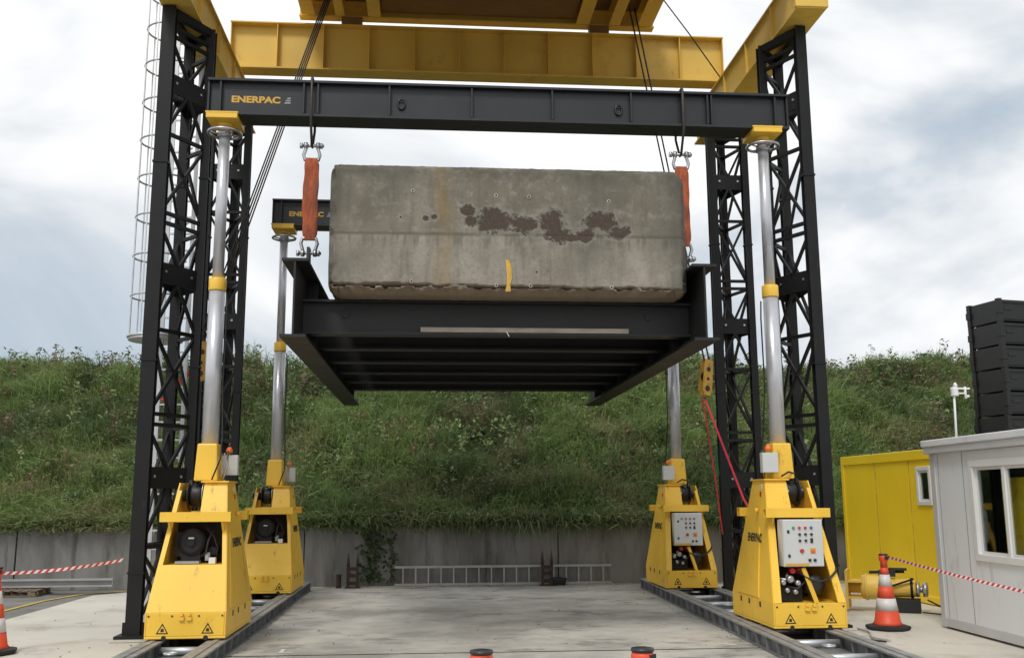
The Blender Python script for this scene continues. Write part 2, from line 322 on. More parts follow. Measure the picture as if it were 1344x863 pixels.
def make_bank():
    P = []; LEN = []; WID = []; D = []; DR = []; T = []
    def put(x, y, n, l0, l1, w0, w1, spread, up_, tint=None, z=None, lean=.35, tv=.25):
        z0 = hill(x, y) if z is None else z; c = tint_at(x, y, n) if tint is None else np.array(tint)
        pos = np.stack([x+RNG.normal(0, spread, n), y+RNG.normal(0, spread*.8, n), np.full(n, z0)], 1)
        pos[:, 2] += (pos[:, 1]-y)*.55 - .03
        d = np.stack([RNG.normal(0, .32, n), RNG.normal(-lean, .3, n), np.full(n, up_)], 1); d /= np.linalg.norm(d, axis=1)[:, None]
        dr = np.stack([RNG.normal(0, .38, n), RNG.normal(-.5, .3, n), RNG.normal(-.30, .3, n)], 1)
        P.append(pos); LEN.append(RNG.uniform(l0, l1, n)); WID.append(RNG.uniform(w0, w1, n)); D.append(d); DR.append(dr)
        T.append(c[None]*RNG.uniform(1-tv, 1+tv*1.3, (n, 1))*RNG.uniform(.9, 1.1, (n, 3)))
    # tufts: long grass grows in mounds of uneven height
    for x0, x1, cnt in ((-16, 20, 13000), (-40, -16, 1500), (20, 48, 1700)):
        for _ in range(cnt):
            x = RNG.uniform(x0, x1); y = WALL_Y+.32+8.9*RNG.uniform()**1.05
            m_ = nz(x, y, 1.05, 6); m2 = nz(x, y, .4, 12)
            h = max(.35, .85+1.15*m_+.4*m2)
            put(x, y, 16, .24*h, .74*h, .012, .030, .13, 1.0+.5*max(0, m_), lean=.30, tv=.28)
    # low ground cover leaves in the hollows
    for x0, x1, cnt in ((-16, 20, 4200), (-40, -16, 600), (20, 48, 700)):
        for _ in range(cnt):
            x = RNG.uniform(x0, x1); y = WALL_Y+.32+8.9*RNG.uniform()
            put(x, y, 12, .10, .26, .05, .11, .20, .6, lean=.5)
    # broad-leaved bushes: bramble and nettle clumps
    for _ in range(230):
        x = RNG.uniform(-24, 30); y = WALL_Y+.9+8*RNG.uniform()
        rad = RNG.uniform(.25, .75); n = int(150*rad); kd = RNG.uniform()
        c = np.array([.10, .14, .065]) if kd < .55 else (np.array([.20, .27, .11]) if kd < .85 else np.array([.21, .16, .10]))
        z = hill(x, y); u = RNG.normal(0, 1, (n, 3)); u /= np.linalg.norm(u, axis=1)[:, None]; u[:, 2] = np.abs(u[:, 2])
        pos = np.array([x, y, z-.05])+u*rad*np.array([1, .8, .9])*RNG.uniform(.55, 1, (n, 1))
        d = u+RNG.normal(0, .5, (n, 3)); d /= np.linalg.norm(d, axis=1)[:, None]
        P.append(pos); LEN.append(RNG.uniform(.09, .22, n)); WID.append(RNG.uniform(.05, .10, n)); D.append(d); DR.append(RNG.normal(0, .3, (n, 3))-np.array([0, 0, .4])); T.append(c[None]*RNG.uniform(.7, 1.35, (n, 1)))
    # long grass just behind the wall leaning over it
    for _ in range(2600):
        x = RNG.uniform(-20, 26); y = WALL_Y+RNG.uniform(.02, 1.1); h = .75+.6*nz(x, y, 1.3, 3)
        put(x, y, 14, .30*h, .90*h, .012, .030, .14, .75, lean=.85, tv=.3)
    # taller weeds: stalks with leaves, along the slope and more on the crest
    for i in range(1750):
        crest = i < 1080
        x = RNG.uniform(-22, 30); y = (29.3+RNG.normal(0, .7)) if crest else WALL_Y+.8+8*RNG.uniform()
        if crest and nz(x, 0, .5, 3) < -.18: continue
        z = hill(x, y); h = (.30+.65*RNG.uniform()**3) if crest else RNG.uniform(.35, 1.0)
        dk = RNG.uniform(); tint = np.array([.11, .145, .06]) if dk < .6 else (np.array([.19, .23, .09]) if dk < .85 else np.array([.18, .125, .085]))
        lx, ly = RNG.normal(0, .12, 2)
        n = int(20+h*26)
        for j in range(3):
            t = np.linspace(.15, 1, n//3)
            for q in t: pass
            pos = np.stack([x+lx*t+RNG.normal(0, .11*(1.25-t), len(t)), y+ly*t+RNG.normal(0, .11, len(t)), z+h*t], 1)
            d = np.stack([RNG.normal(0, .7, len(t)), RNG.normal(0, .7, len(t)), RNG.uniform(0, .6, len(t))], 1); d /= np.linalg.norm(d, axis=1)[:, None]
            P.append(pos); LEN.append(RNG.uniform(.08, .2, len(t))); WID.append(RNG.uniform(.035, .075, len(t))); D.append(d)
            DR.append(np.stack([RNG.normal(0, .3, len(t)), RNG.normal(0, .3, len(t)), np.full(len(t), -.5)], 1)); T.append(tint[None]*RNG.uniform(.75, 1.35, (len(t), 1)))
        P.append(np.array([[x, y, z]])); LEN.append(np.array([h*1.2])); WID.append(np.array([.03])); D.append(np.array([[lx, ly, 1.]])); DR.append(np.array([[0, 0, 0.]])); T.append(tint[None]*.7)
    # fringe hanging over the wall, uneven
    for _ in range(3400):
        x = RNG.uniform(-24, 32); long = math.exp(-((x-2.3)/3.8)**2); v = nz(x, 0, .9, 8); v2 = nz(x, 7, 2.6, 1)
        hang = max(.04, .06+.34*long+.22*v+.16*v2); n = 10
        y = WALL_Y+RNG.uniform(-.10, .45); c = tint_at(x, WALL_Y+1+RNG.uniform(-.5, .5), n)
        pos = np.stack([x+RNG.normal(0, .16, n), np.full(n, y)+RNG.normal(0, .08, n), np.full(n, WALL_T)+RNG.uniform(-.10, .12, n)*(1+v)], 1)
        pos[:, 1] = np.where(pos[:, 2] < WALL_T, np.minimum(pos[:, 1], WALL_Y-.03), pos[:, 1])
        d = np.stack([RNG.normal(0, .6, n), RNG.normal(-.6, .35, n), RNG.uniform(-.15, .9, n)], 1); d /= np.linalg.norm(d, axis=1)[:, None]
        ln = np.clip(RNG.uniform(.15, .5, n)+hang*.5*RNG.uniform(0, 1.2, n), .12, .9)
        dr = np.stack([RNG.normal(0, .45, n), RNG.normal(-.1, .2, n), -(.2+hang*2.0/ln*RNG.uniform(0, 1, n)**1.5)], 1)
        P.append(pos); LEN.append(ln); WID.append(RNG.uniform(.014, .038, n)); D.append(d); DR.append(dr); T.append(c[None]*RNG.uniform(.5, 1.0, (n, 1)))
    o = blades('grass', np.concatenate(P), np.concatenate(LEN), np.concatenate(WID), np.concatenate(D), np.concatenate(DR), np.concatenate(T)*1.08)
    tag(o, label='dense green grass and weeds covering the sloping bank', cat='grass', kind='stuff')
make_bank()

# ------------------------------------------------------------------ lattice towers
def tower(chords, H, zplates, label, z0=.085, apex=None):
    cx = sum(c[0] for c in chords)/len(chords); cy = sum(c[1] for c in chords)/len(chords)
    t = empty('lattice_tower', (cx, cy, 0), label=label, cat='tower', group='black lattice towers carrying the crane runway')
    for (x, y, wx, wy) in chords:
        mb = MB(); X, Y = x-cx, y-cy; tf = .022
        # H section, flanges facing front and back
        mb.box((X-wx/2, Y-wy/2, z0), (X+wx/2, Y-wy/2+tf, H)); mb.box((X-wx/2, Y+wy/2-tf, z0), (X+wx/2, Y+wy/2, H))
        mb.box((X-.012-wx*.18, Y-wy/2+tf, z0), (X+.012+wx*.18, Y+wy/2-tf, H))
        zz = .9
        while zz < H:                                      # flange splices and lugs
            mb.box((X-wx/2-.012, Y-wy/2-.012, zz-.01), (X+wx/2+.012, Y+wy/2+.012, zz+.02)); zz += 2.95
        mb.build('chord', 'black_steel', t)
        pd = MB(); pd.box((X-wx/2-.16, Y-wy/2-.14, .012), (X+wx/2+.16, Y+wy/2+.14, .0445)); pd.build('footing', 'slab_beige', t)
        f = MB(); f.box((X-wx/2-.11, Y-wy/2-.11, .045), (X+wx/2+.11, Y+wy/2+.11, z0)); f.box((X-wx/2-.05, Y-.02, z0), (X-wx/2, Y+.02, z0+.16)); f.box((X+wx/2, Y-.02, z0), (X+wx/2+.05, Y+.02, z0+.16))
        f.build('base_plate', 'black_steel', t)
    n = len(chords)
    for i in range(n):
        a, b = chords[i], chords[(i+1) % n]
        A = Vector((a[0]-cx, a[1]-cy, 0)); B = Vector((b[0]-cx, b[1]-cy, 0)); Mid = (A+B)/2
        Z = lambda V, z: V+Vector((0, 0, z))
        dirn = (B-A).normalized(); A2, B2 = A+dirn*.05, B-dirn*.05
        side_face = abs(a[0]-b[0]) < .2
        for zp in zplates:
            if zp+.12 < H:
                piece('batten_plate', 'black_steel', t, Z(A2, zp), Z(B2, zp), .03, .30)
                nrm = Vector((dirn.y, -dirn.x, 0)); nrm = nrm if nrm.y < 0 else -nrm
                for f_ in (.18, .82):
                    c_ = A2.lerp(B2, f_)+Vector((0, 0, zp+.02)); piece('bolt', 'steel', t, c_+nrm*.012, c_+nrm*.03, .035)
            for (s0, s1) in ((.15, .62),):
                z1 = zp+.70
                if z1 < H-.1:
                    piece('brace', 'black_steel', t, Z(Mid, zp+.12), Z(A2, z1), .042)
                    if i == 0: piece('brace', 'black_steel', t, Z(Mid, zp+.12), Z(B2, z1), .042)
                    if i == 0 or not side_face: piece('brace', 'black_steel', t, Z(A2, z1+.05), Z(B2, z1+.05), .045, .055)
                    if i == 0: piece('brace', 'black_steel', t, Z(A2, z1+.20), Z(B2, z1+.20), .045, .055)
                if zp+2.1 < H:
                    piece('brace', 'black_steel', t, Z(A2, zp+.92), Z(B2, zp+2.08), .042)
                    if i == 0: piece('brace', 'black_steel', t, Z(B2, zp+.92)+Vector((0, .06, 0)), Z(A2, zp+2.08)+Vector((0, .06, 0)), .042)
                    if i == 0 or not side_face: piece('brace', 'black_steel', t, Z(A2, zp+2.12), Z(B2, zp+2.12), .045, .055)
                if zp+2.8 < H:
                    piece('brace', 'black_steel', t, Z(B2, zp+2.16), Z(Mid, zp+2.83), .042)
                    if i == 0: piece('brace', 'black_steel', t, Z(A2, zp+2.16), Z(Mid, zp+2.83), .042)
        piece('top_rail', 'black_steel', t, Z(A2, H-.06), Z(B2, H-.06), .10, .12)
        z1 = zplates[0]-.15
        piece('brace', 'black_steel', t, Z(Mid, z1), Z(A2, z1-.75), .042); piece('brace', 'black_steel', t, Z(Mid, z1), Z(B2, z1-.75), .042)
        piece('brace', 'black_steel', t, Z(A2, z1-.80), Z(B2, z1-.80), .06, .07); piece('brace', 'black_steel', t, Z(A2, z1-.86), Z(B2, .25), .042); piece('brace', 'black_steel', t, Z(B2, z1-.86), Z(A2, .25), .042)
    return t
ZP = [2.2, 5.17, 8.1]
tower([(-4.03, 14.05, .20, .14), (-3.57, 14.80, .13, .15), (-4.02, 15.25, .15, .15)], 9.28, ZP, 'black lattice tower at front left beside the near left jack')
tower([(5.80, 14.0, .165, .14), (5.42, 14.72, .12, .14), (5.90, 15.25, .14, .14)], 9.28, ZP, 'black lattice tower at front right beside the near right jack')
tower([(5.55, 18.2, .17, .13), (6.23, 18.2, .13, .14), (6.00, 18.95, .14, .14)], 9.28, ZP, 'black lattice tower at back right behind the far right jack')
tower([(-3.60, 18.2, .13, .14), (-4.32, 18.2, .17, .14), (-3.95, 18.9, .16, .14)], 9.28, ZP, 'black lattice tower at back left, partly hidden by the front left tower')

# ------------------------------------------------------------------ yellow crane: runways, girders, trolley, ropes, blocks
RT = 9.95
def runway(x0, x1, label):
    t = empty('crane_runway_beam', ((x0+x1)/2, 16.35, 9.3), label=label, cat='crane beam', group='yellow runway beams of the overhead crane')
    h = (x1-x0)/2; mb = MB()
    mb.box((-h+.05, -2.90, .03), (h-.05, 2.90, RT-9.3-.03)); mb.build('web_box', 'crane_yellow', t)
    mb = MB(); mb.box((-h, -2.95, 0), (h, 2.95, .03)); mb.build('bottom_flange', 'crane_yellow', t)
    mb = MB(); mb.box((-h, -2.95, RT-9.3-.03), (h, 2.95, RT-9.3)); mb.build('top_flange', 'crane_yellow', t)
    mb = MB(); mb.box((-h-.02, -2.97, .02), (h+.02, -2.902, RT-9.3-.04)); mb.build('end_plate', 'crane_yellow', t)
    for yy in (-1.8, -.5, .8, 2.1):
        for s in (-1, 1):
            q = MB(); q.box((s*(h-.05) if s > 0 else -h+.005, yy, .03), (h-.005 if s > 0 else -h+.05, yy+.015, RT-9.3-.03)); q.build('stiffener', 'crane_yellow', t)
    mb = MB(); mb.box((-.04, -2.8, RT-9.3), (.04, 2.8, RT-9.3+.149)); mb.build('crane_rail', 'rail_steel', t)
    return t
runway(-4.16, -3.68, 'yellow runway beam on top of the left towers')
runway(5.54, 6.02, 'yellow runway beam on top of the right towers')
GT = 11.07
def girder(yc, label, m='crane_yellow'):
    t = empty('crane_girder', (.92, yc, RT+.15), label=label, cat='crane beam', group='yellow cross girders of the overhead crane')
    X0, X1, h = -4.9, 4.9, GT-RT-.15; d = .19
    mb = MB(); mb.box((X0, -.012, .03), (X1, .012, h-.025)); mb.build('web', m, t)
    mb = MB(); mb.box((X0, -d, 0), (X1, d, .03)); mb.build('bottom_flange', m, t)
    mb = MB(); mb.box((X0, -.16, h-.025), (X1, .16, h)); mb.build('top_flange', m, t)
    k = 11
    for i in range(k+1):
        x = X0+.01+(X1-X0-.035)*i/k
        for s in (-1, 1):
            q = MB(); q.box((x, min(s*.012, s*.15), .03), (x+.015, max(s*.012, s*.15), h-.025)); q.build('stiffener', m, t)
    return t
girder(18.05, 'yellow cross girder behind the front header beam')
girder(13.75, 'yellow cross girder overhead at the near ends of the runways')
tr = empty('crane_trolley', (.87, 16, GT+.205), label='yellow and brown crane trolley frame on top of the cross girders', cat='crane trolley')
for x0, x1 in ((-3.5, -3.24), (-2.84, -2.66), (-2.2, -1.95), (1.95, 2.22), (2.62, 2.84), (3.2, 3.5)):
    mb = MB(); mb.box((x0, -2.35, 0), (x1, 1.95, .025)); xc = (x0+x1)/2; mb.box((xc-.012, -2.35, .025), (xc+.012, 1.95, .30)); mb.box((x0, -2.35, .30), (x1, 1.95, .325)); mb.build('longitudinal_beam', 'crane_yellow', tr)
mb = MB(); mb.box((-3.5, -2.5, .327), (3.5, 2.2, .36)); mb.build('deck', 'crane_brown', tr)
mb = MB(); mb.box((-1.94, -2.35, .10), (1.94, 1.95, .12)); mb.build('belly_plate', 'crane_brown', tr)
for yb in (-2.55, 1.97):
    mb = MB(); mb.box((-3.55, yb, -.01), (3.55, yb+.2, .02)); mb.box((-3.55, yb+.09, .02), (3.55, yb+.11, .30)); mb.box((-3.55, yb, .30), (3.55, yb+.2, .326)); mb.build('end_beam', 'crane_yellow', tr)
for x in (-2.52, 2.42):
    for yb in (-2.45, 2.0):
        mb = MB(); mb.box((x-.2, yb-.05, -.204), (x+.2, yb+.12, -.012)); mb.build('wheel_box', 'crane_brown', tr)
for x in (-.95, -.5, 0, .55, 1.2):
    mb = MB(); mb.box((x-.06, .6, .02), (x+.06, .8, .10)); mb.cyl((x, .7, -.03), (x, .7, .02), .035, 10); mb.build('bracket', 'black_steel', tr)

def rope_thing(pts, r, label, name='wire_rope', m='rope', group=None, cat='rope'):
    mb = MB(); mb.tube(pts, r, 8); o = mb.build(name, m); tag(o, label, cat, group); return o
HL = Vector((-3.86, 16.4, 4.46)); TL = Vector((-1.76, 16.4, 11.42))
for i in range(4):
    dx = (i-1.5)
    rope_thing([TL+Vector((dx*.03, 0, 0)), HL+Vector((dx*.035, dx*.05, .02))], .013, ['leftmost', 'second', 'third', 'rightmost'][i]+' steel hoist rope of the bundle running to the left pulley block', group='hoist ropes to the left pulley block')
HR = Vector((5.10, 17.5, 4.36)); TR = Vector((3.87, 17.5, 11.42))
for i in range(2):
    dx = (i-.5)
    rope_thing([TR+Vector((dx*.10, 0, 0)), HR+Vector((dx*.09, 0, .02))], .016, ['left', 'right'][i]+' steel hoist rope of the pair running to the right pulley block', group='hoist ropes to the right pulley block')
rope_thing([(4.35, 16.9, 11.3), (4.9, 17.1, 10.7), (5.62, 17.5, 9.98)], .012, 'single dark cable running from the trolley to the right runway beam', 'cable', 'hose', cat='cable')
def pulley(loc, label, tilt):
    t = empty('pulley_block', loc, label=label, cat='pulley block', group='yellow pulley blocks of the crane')
    t.rotation_euler = (0, tilt, .35); t.scale = (.85, .85, .9)
    for s in (-1, 1):
        mb = MB(); yy = s*.075
        mb.slab([(-.11, yy, 0), (-.085, yy, .04), (.085, yy, .04), (.11, yy, 0), (.125, yy, -.6), (.08, yy, -.70), (-.08, yy, -.70), (-.125, yy, -.6)], .02); cp = mb.build('cheek_plate', 'hook_yellow', t)
        for zz, rr in ((-.16, .05), (-.36, .035), (-.56, .06)):
            q = MB(); q.cyl((0, yy+s*.011, zz), (0, yy+s*.016, zz), rr, 16); q.build('hole', 'hole_dark', cp)
    mb = MB(); mb.cyl((0, -.05, -.3), (0, .05, -.3), .1, 20); mb.build('sheave', 'black_steel', t)
    mb = MB(); mb.tube([(-.03, 0, -.62), (-.03, 0, -.74), (.03, 0, -.74), (.03, 0, -.62)], .012, 8); mb.build('link', 'steel', t)
    return t
pulley(HR, 'yellow pulley block with red straps hanging right of the black frame', .12)
pulley(HL, 'yellow pulley block half hidden behind the near left jack', .05)
def strap(pts, wd, label, m, group):
    mb = MB()
    for i in range(len(pts)-1): mb.bar(pts[i], pts[i+1], wd, .012, (0, 1, 0))
    tag(mb.build('strap', m), label, 'strap', group)
hb = HR+Vector((-.075, 0, -.66))
strap([hb, (5.26, 16.2, 1.85), (5.72, 15.3, .5)], .036, 'long red strap from the right pulley block to the front right tower', 'red_strap', 'straps tying back the right pulley block')
strap([hb+Vector((-.03, .02, 0)), (5.28, 17.9, 2.3), (5.44, 18.08, 1.2)], .022, 'thin red strap from the right pulley block down to the back right tower', 'red_strap', 'straps tying back the right pulley block')
strap([(5.26, 17.75, 2.85), (5.40, 18.06, 2.3)], .04, 'short green strap beside the back right tower', 'green_strap', 'straps tying back the right pulley block')
hl2 = HL+Vector((-.035, 0, -.66))
strap([hl2+Vector((0, 0, .28)), (-4.1, 15.9, 3.75), (-4.16, 15.3, 3.4)], .06, 'orange and red strap tying the left pulley block to the tower', 'red_strap', 'straps tying back the left pulley block')
strap([(-4.12, 15.9, 4.1), (-4.2, 15.9, 3.75)], .07, 'short green strap behind the front left tower', 'green_strap', 'straps tying back the left pulley block')
strap([hl2, (-3.75, 15.6, 1.9), (-3.66, 14.95, .9)], .045, 'red strap hanging down beside the near left jack', 'red_strap', 'straps tying back the left pulley block')

# ------------------------------------------------------------------ caged ladder behind the front left tower
lad = empty('caged_ladder', (-4.15, 15.75, 0), label='galvanised ladder with round safety cage behind the front left tower', cat='ladder')
for s in (-1, 1):
    mb = MB(); mb.box((s*.2-.03, -.02, .05), (s*.2+.03, .02, 10.6)); mb.build('stile', 'galvanised', lad)
z = .3
while z < 10.5: piece('rung', 'galvanised', lad, (-.2, 0, z), (.2, 0, z), .028); z += .28
# the cage bulges to the left
zs = [4.47+.66*i for i in range(10)]
def cage_pt(an, z): return (-.32+.42*math.cos(an), .10+.40*math.sin(an), z)
for i, z in enumerate(zs):
    mb = MB(); mb.tube([cage_pt(math.radians(30+300*k/24), z) for k in range(25)], .016 if i else .03, 6); mb.build('hoop', 'galvanised', lad)
for an in (110, 150, 180, 210, 250):
    mb = MB(); mb.bar(cage_pt(math.radians(an), zs[0]), cage_pt(math.radians(an), zs[-1]), .018, .018, (0, 1, 0)); mb.build('cage_strip', 'galvanised', lad)
mb = MB(); mb.lathe([(.42, 0), (.42, .03)], (-.32, .1, zs[0]-.06), 24); mb.build('cage_floor', 'galvanised', lad)

# ------------------------------------------------------------------ gantry tracks
def track(cx0, cx1, ya, yb, wid, label):
    ln = math.hypot(yb-ya, cx1-cx0); ang = -math.atan2(cx1-cx0, yb-ya)
    t = empty('gantry_track', (cx0, ya, .012), ang, label=label, cat='track', group='steel tracks under the gantry jacks')
    for s in (-1, 1):
        x = s*(wid/2-.115); mb = MB()
        mb.box((x-.115, 0, 0), (x+.115, ln, .018)); mb.box((x-.05, 0, .018), (x+.05, ln, .165)); mb.build('track_beam', 'rail_steel', t)
        mb = MB(); mb.box((x-.115, 0, .1655), (x+.115, ln, .188)); mb.build('top_flange', 'rail_top', t)
        mb = MB(); mb.box((x-.03, 0, .1885), (x+.03, ln, .2)); mb.build('running_strip', 'rail_top', t)
        k = int(ln/.42)
        for i in range(k+1):
            yy = .03+(ln-.06)*i/k
            for q in (-1, 1): piece('stiffener', 'rail_steel', t, (x+q*.051, yy, .0915), (x+q*.106, yy, .0915), .02, .146)
    yy = .5
    while yy < ln:
        mb = MB(); mb.cyl((-wid/2+.23, yy, .09), (wid/2-.23, yy, .09), .045, 12); mb.build('cross_tube', 'galvanised', t); yy += 1.1
    yy = 1.05
    while yy < ln:
        mb = MB(); mb.tube([(.07*math.cos(q*math.pi/6), yy+.07*math.sin(q*math.pi/6), .14) for q in range(12)], .016, 6, closed=True); mb.build('lifting_ring', 'galvanised', t); yy += 2.2
    mb = MB(); mb.box((-wid/2+.231, .25, .01), (wid/2-.231, ln-.25, .03)); mb.build('pan', 'rail_steel', t)
track(-2.97, -2.97, 8.6, 20.95, .99, 'long steel track on the left under two jacks')
track(4.60, 4.98, 8.3, 20.7, 1.14, 'long steel track on the right under two jacks')

# ------------------------------------------------------------------ gantry jacks
ZB = .225
def make_jack():
    t = empty('gantry_jack', (0, 0, 0))
    Y = 'yellow_paint'
    def half(z):                          # half extents of the tapering housing at height z above base bottom
        k = (z-.31)/(1.88-.31); return .475+(.30-.475)*k, .85+(.25-.85)*k
    def P(sx, sy, z, ix=0, iy=0):
        hx, hy = half(z); return Vector((sx*(hx-ix), sy*(hy-iy), z))
    # base
    mb = MB(); mb.box((-.485, -.86, 0), (.485, .86, .03)); mb.box((-.485, -.86, .03), (-.465, .86, .31)); mb.box((.465, -.86, .03), (.485, .86, .31))
    mb.box((-.464, -.86, .03), (.464, -.84, .31)); mb.box((-.464, .84, .03), (.464, .86, .31)); mb.box((-.464, -.839, .285), (.464, .839, .305))
    base = mb.build('base', Y, t, .008)
    for s in (-1, 1):
        for x in (-.27, .27):
            w_ = MB(); yy = s*.8615; h = .085
            tri = [(-.075, .06), (.075, .06), (0, .19)]; inn = [(-.052, .074), (.052, .074), (0, .164)]
            vs = [(x+q[0], yy, q[1]) for q in tri]+[(x+q[0], yy, q[1]) for q in inn]
            w_.add(vs, [(0, 1, 4, 3), (1, 2, 5, 4), (2, 0, 3, 5)]); w_.add([(x-.022, yy, .085), (x+.022, yy, .085), (x+.014, yy, .125), (x-.014, yy, .125)], [(0, 1, 2, 3)])
            w_.build('warning_sign', 'text_black', base)
        for x in (-.045, .045):
            q = MB(); q.cyl((x, s*.86, .29), (x, s*.90, .29), .022, 10); q.box((x-.03, min(s*.862, s*.89), .22), (x+.03, max(s*.862, s*.89), .265)); q.build('lug', Y, base)
        for x in (-.44, -.16, .16, .44):
            q = MB(); q.cyl((x, s*.86, .27), (x, s*.868, .27), .012, 8); q.build('bolt', 'rust', base)
        for x in (-.25, .25): q = MB(); q.cyl((x, s*.8605, .012), (x, s*.8625, .012), .03, 12); q.build('notch', 'hole_dark', base)
        for y in (-.35, .1, .45):
            q = MB(); q.box((min(s*.4855, s*.488), y-.03, .22), (max(s*.4855, s*.488), y+.03, .29)); q.build('slot', 'hole_dark', base)
    # side panels with raised rib panel
    for s in (-1, 1):
        mb = MB(); mb.slab([P(s, -1, .31), P(s, 1, .31), P(s, 1, 1.88), P(s, -1, 1.88)], .018); sp = mb.build('side_panel', Y, t)
        q = MB(); q.slab([P(s, -.35, .34)+Vector((s*.012, 0, 0)), P(s, .72, .34)+Vector((s*.012, 0, 0)), P(s, .72, 1.25)+Vector((s*.012, 0, 0)), P(s, -.35, 1.25)+Vector((s*.012, 0, 0))], .02); q.build('rib_panel', Y, sp)
        q = MB(); q.cyl((s*.37, -.1, 1.48), (s*.42, -.1, 1.48), .03, 12); q.build('bolt', Y, sp)
    lean = math.atan2(.175, 1.57)
    text_mesh('lettering', 'ENERPAC', 'text_black', t, .155, (-half(1.10)[0]-.028, .27, 1.06), (math.pi/2-lean, 0, -math.pi/2), .035, .86)
    for zz, m_ in ((1.70, 'red_plastic'), (1.80, 'cabinet_grey')):
        q = MB(); hx = half(zz)[0]; q.box((-hx-.016, -.16, zz-.035), (-hx-.004, -.10, zz+.035)); q.build('sticker', m_, t)
    # open end (local -Y): legs and cabinet
    for s in (-1, 1):
        mb = MB(); mb.slab([P(s, -1, .31), P(s, -1, .31, .10), P(s, -1, 1.42, .085), P(s, -1, 1.42)], .03); mb.build('leg_plate', Y, t)
    # closed end (local +Y): skirt, window frame strips
    mb = MB(); mb.slab([P(-1, 1, .31), P(1, 1, .31), P(1, 1, .86), P(-1, 1, .86)], .016); mb.build('end_plate', Y, t)
    for s in (-1, 1):
        mb = MB(); mb.slab([P(s, 1, .86), P(s, 1, .86, .05), P(s, 1, 1.38, .05), P(s, 1, 1.38)], .016); mb.build('window_jamb', Y, t)
    # inner divider closing the ends, near-black to stand for the shade inside
    mb = MB(); mb.box((-.335, .06, .31), (.335, .08, 1.38)); mb.build('shade_divider', 'hole_dark', t)
    # top body (left of the reel notch), cap
    for sy in (-1, 1):
        mb = MB(); mb.slab([P(-1, sy, 1.39), P(-.02, sy, 1.39), P(-.05, sy, 1.88), P(-1, sy, 1.88)], .016); mb.build('upper_plate', Y, t)
        mb = MB(); mb.slab([P(1, sy, 1.39, .05), P(1, sy, 1.39), P(1, sy, 1.78), P(1, sy, 1.78, .05)], .02); mb.build('upper_leg', Y, t)
    mb = MB(); mb.box((-.33, -.30, 1.885), (.02, .30, 1.905)); mb.box((-.035, -.24, 1.40), (-.02, .24, 1.884)); mb.build('cap_plate', Y, t)
    mb = MB(); mb.box((-.36, -.41, 1.382), (.36, .41, 1.40)); mb.build('deck_plate', Y, t)
    # horizontal square tubes
    for sy in (-1, 1):
        yc = sy*.56; mb = MB(); o_ = .06; i_ = .048
        mb.box((-.44, yc-o_, 1.39), (.44, yc+o_, 1.402)); mb.box((-.44, yc-o_, 1.498), (.44, yc+o_, 1.51)); mb.box((-.44, yc-o_, 1.402), (.44, yc-i_, 1.498)); mb.box((-.44, yc+i_, 1.402), (.44, yc+o_, 1.498))
        tb = mb.build('cross_tube', Y, t)
        q = MB(); q.box((-.40, yc-i_+.001, 1.403), (.40, yc+i_-.001, 1.497)); q.build('core', 'hole_dark', tb)
        for s in (-1, 1):
            q = MB(); q.bar((s*.33, sy*.58, 1.39), (s*.33, sy*.47, 1.25), .025, .025); q.build('strut', Y, tb)
    # cylinder collar, stages
    mb = MB(); mb.slab([(-.17, -.19, 1.906), (.17, -.19, 1.906), (.145, -.175, 2.40), (-.145, -.175, 2.40)], .012)
    mb = MB(); lo = [(-.155, -.17), (.155, -.17), (.155, .17), (-.155, .17)]; hi = [(-.13, -.15), (.13, -.15), (.13, .15), (-.13, .15)]
    mb.add([(x, y, 1.906) for x, y in lo]+[(x, y, 2.40) for x, y in hi], [(3, 2, 1, 0), (4, 5, 6, 7), (0, 1, 5, 4), (1, 2, 6, 5), (2, 3, 7, 6), (3, 0, 4, 7)])
    mb.build('cylinder_collar', Y, t, .02)
    mb = MB(); mb.lathe([(.108, 2.3), (.108, 4.52)], n=32); mb.build('lower_stage', 'chrome', t)
    mb = MB(); mb.lathe([(.116, 4.50), (.118, 4.51), (.118, 4.665), (.112, 4.675)], n=32); mb.build('stage_band', 'yellow_paint', t)
    mb = MB(); mb.lathe([(.078, 4.66), (.078, 6.90)], n=32); mb.build('upper_stage', 'chrome', t)
    mb = MB(); mb.lathe([(.10, 6.72), (.10, 6.80), (.075, 6.82)], n=24); rg = mb.build('lock_nut', 'steel', t)
    q = MB(); q.tube([(.225*math.cos(k*math.pi/14), .225*math.sin(k*math.pi/14), 6.79) for k in range(28)], .022, 8, closed=True); q.build('hand_ring', 'steel', rg)
    for k in range(4):
        an = k*math.pi/2+.4; q = MB(); q.cyl((.09*math.cos(an), .09*math.sin(an), 6.77), (.21*math.cos(an), .21*math.sin(an), 6.79), .014, 8); q.build('spoke', 'steel', rg)
    mb = MB(); mb.box((-.215, -.26, 6.925), (.215, .26, 6.998)); mb.lathe([(.05, 6.84), (.11, 6.924)], n=16); hp = mb.build('header_plate', Y, t, .006)
    for sy in (-1, 1):
        q = MB(); q.box((-.225, min(sy*.235, sy*.262), 6.999), (.225, max(sy*.235, sy*.262), 7.02)); q.build('lip', Y, hp)
        for k in range(4):
            q.v = q.v
    # electrics on collar
    mb = MB(); mb.box((-.34, -.30, 1.99), (-.12, -.19, 2.26)); jb = mb.build('junction_box', 'cabinet_grey', t, .006)
    q = MB(); q.box((-.335, -.305, 1.995), (-.125, -.3005, 2.255)); q.build('lid', 'cabinet_grey', jb)
    q = MB(); q.lathe([(.045, 2.29), (.045, 2.33), (.02, 2.37)], (-.22, -.2, 0), 14); q.build('beacon', 'orange_plastic', t)
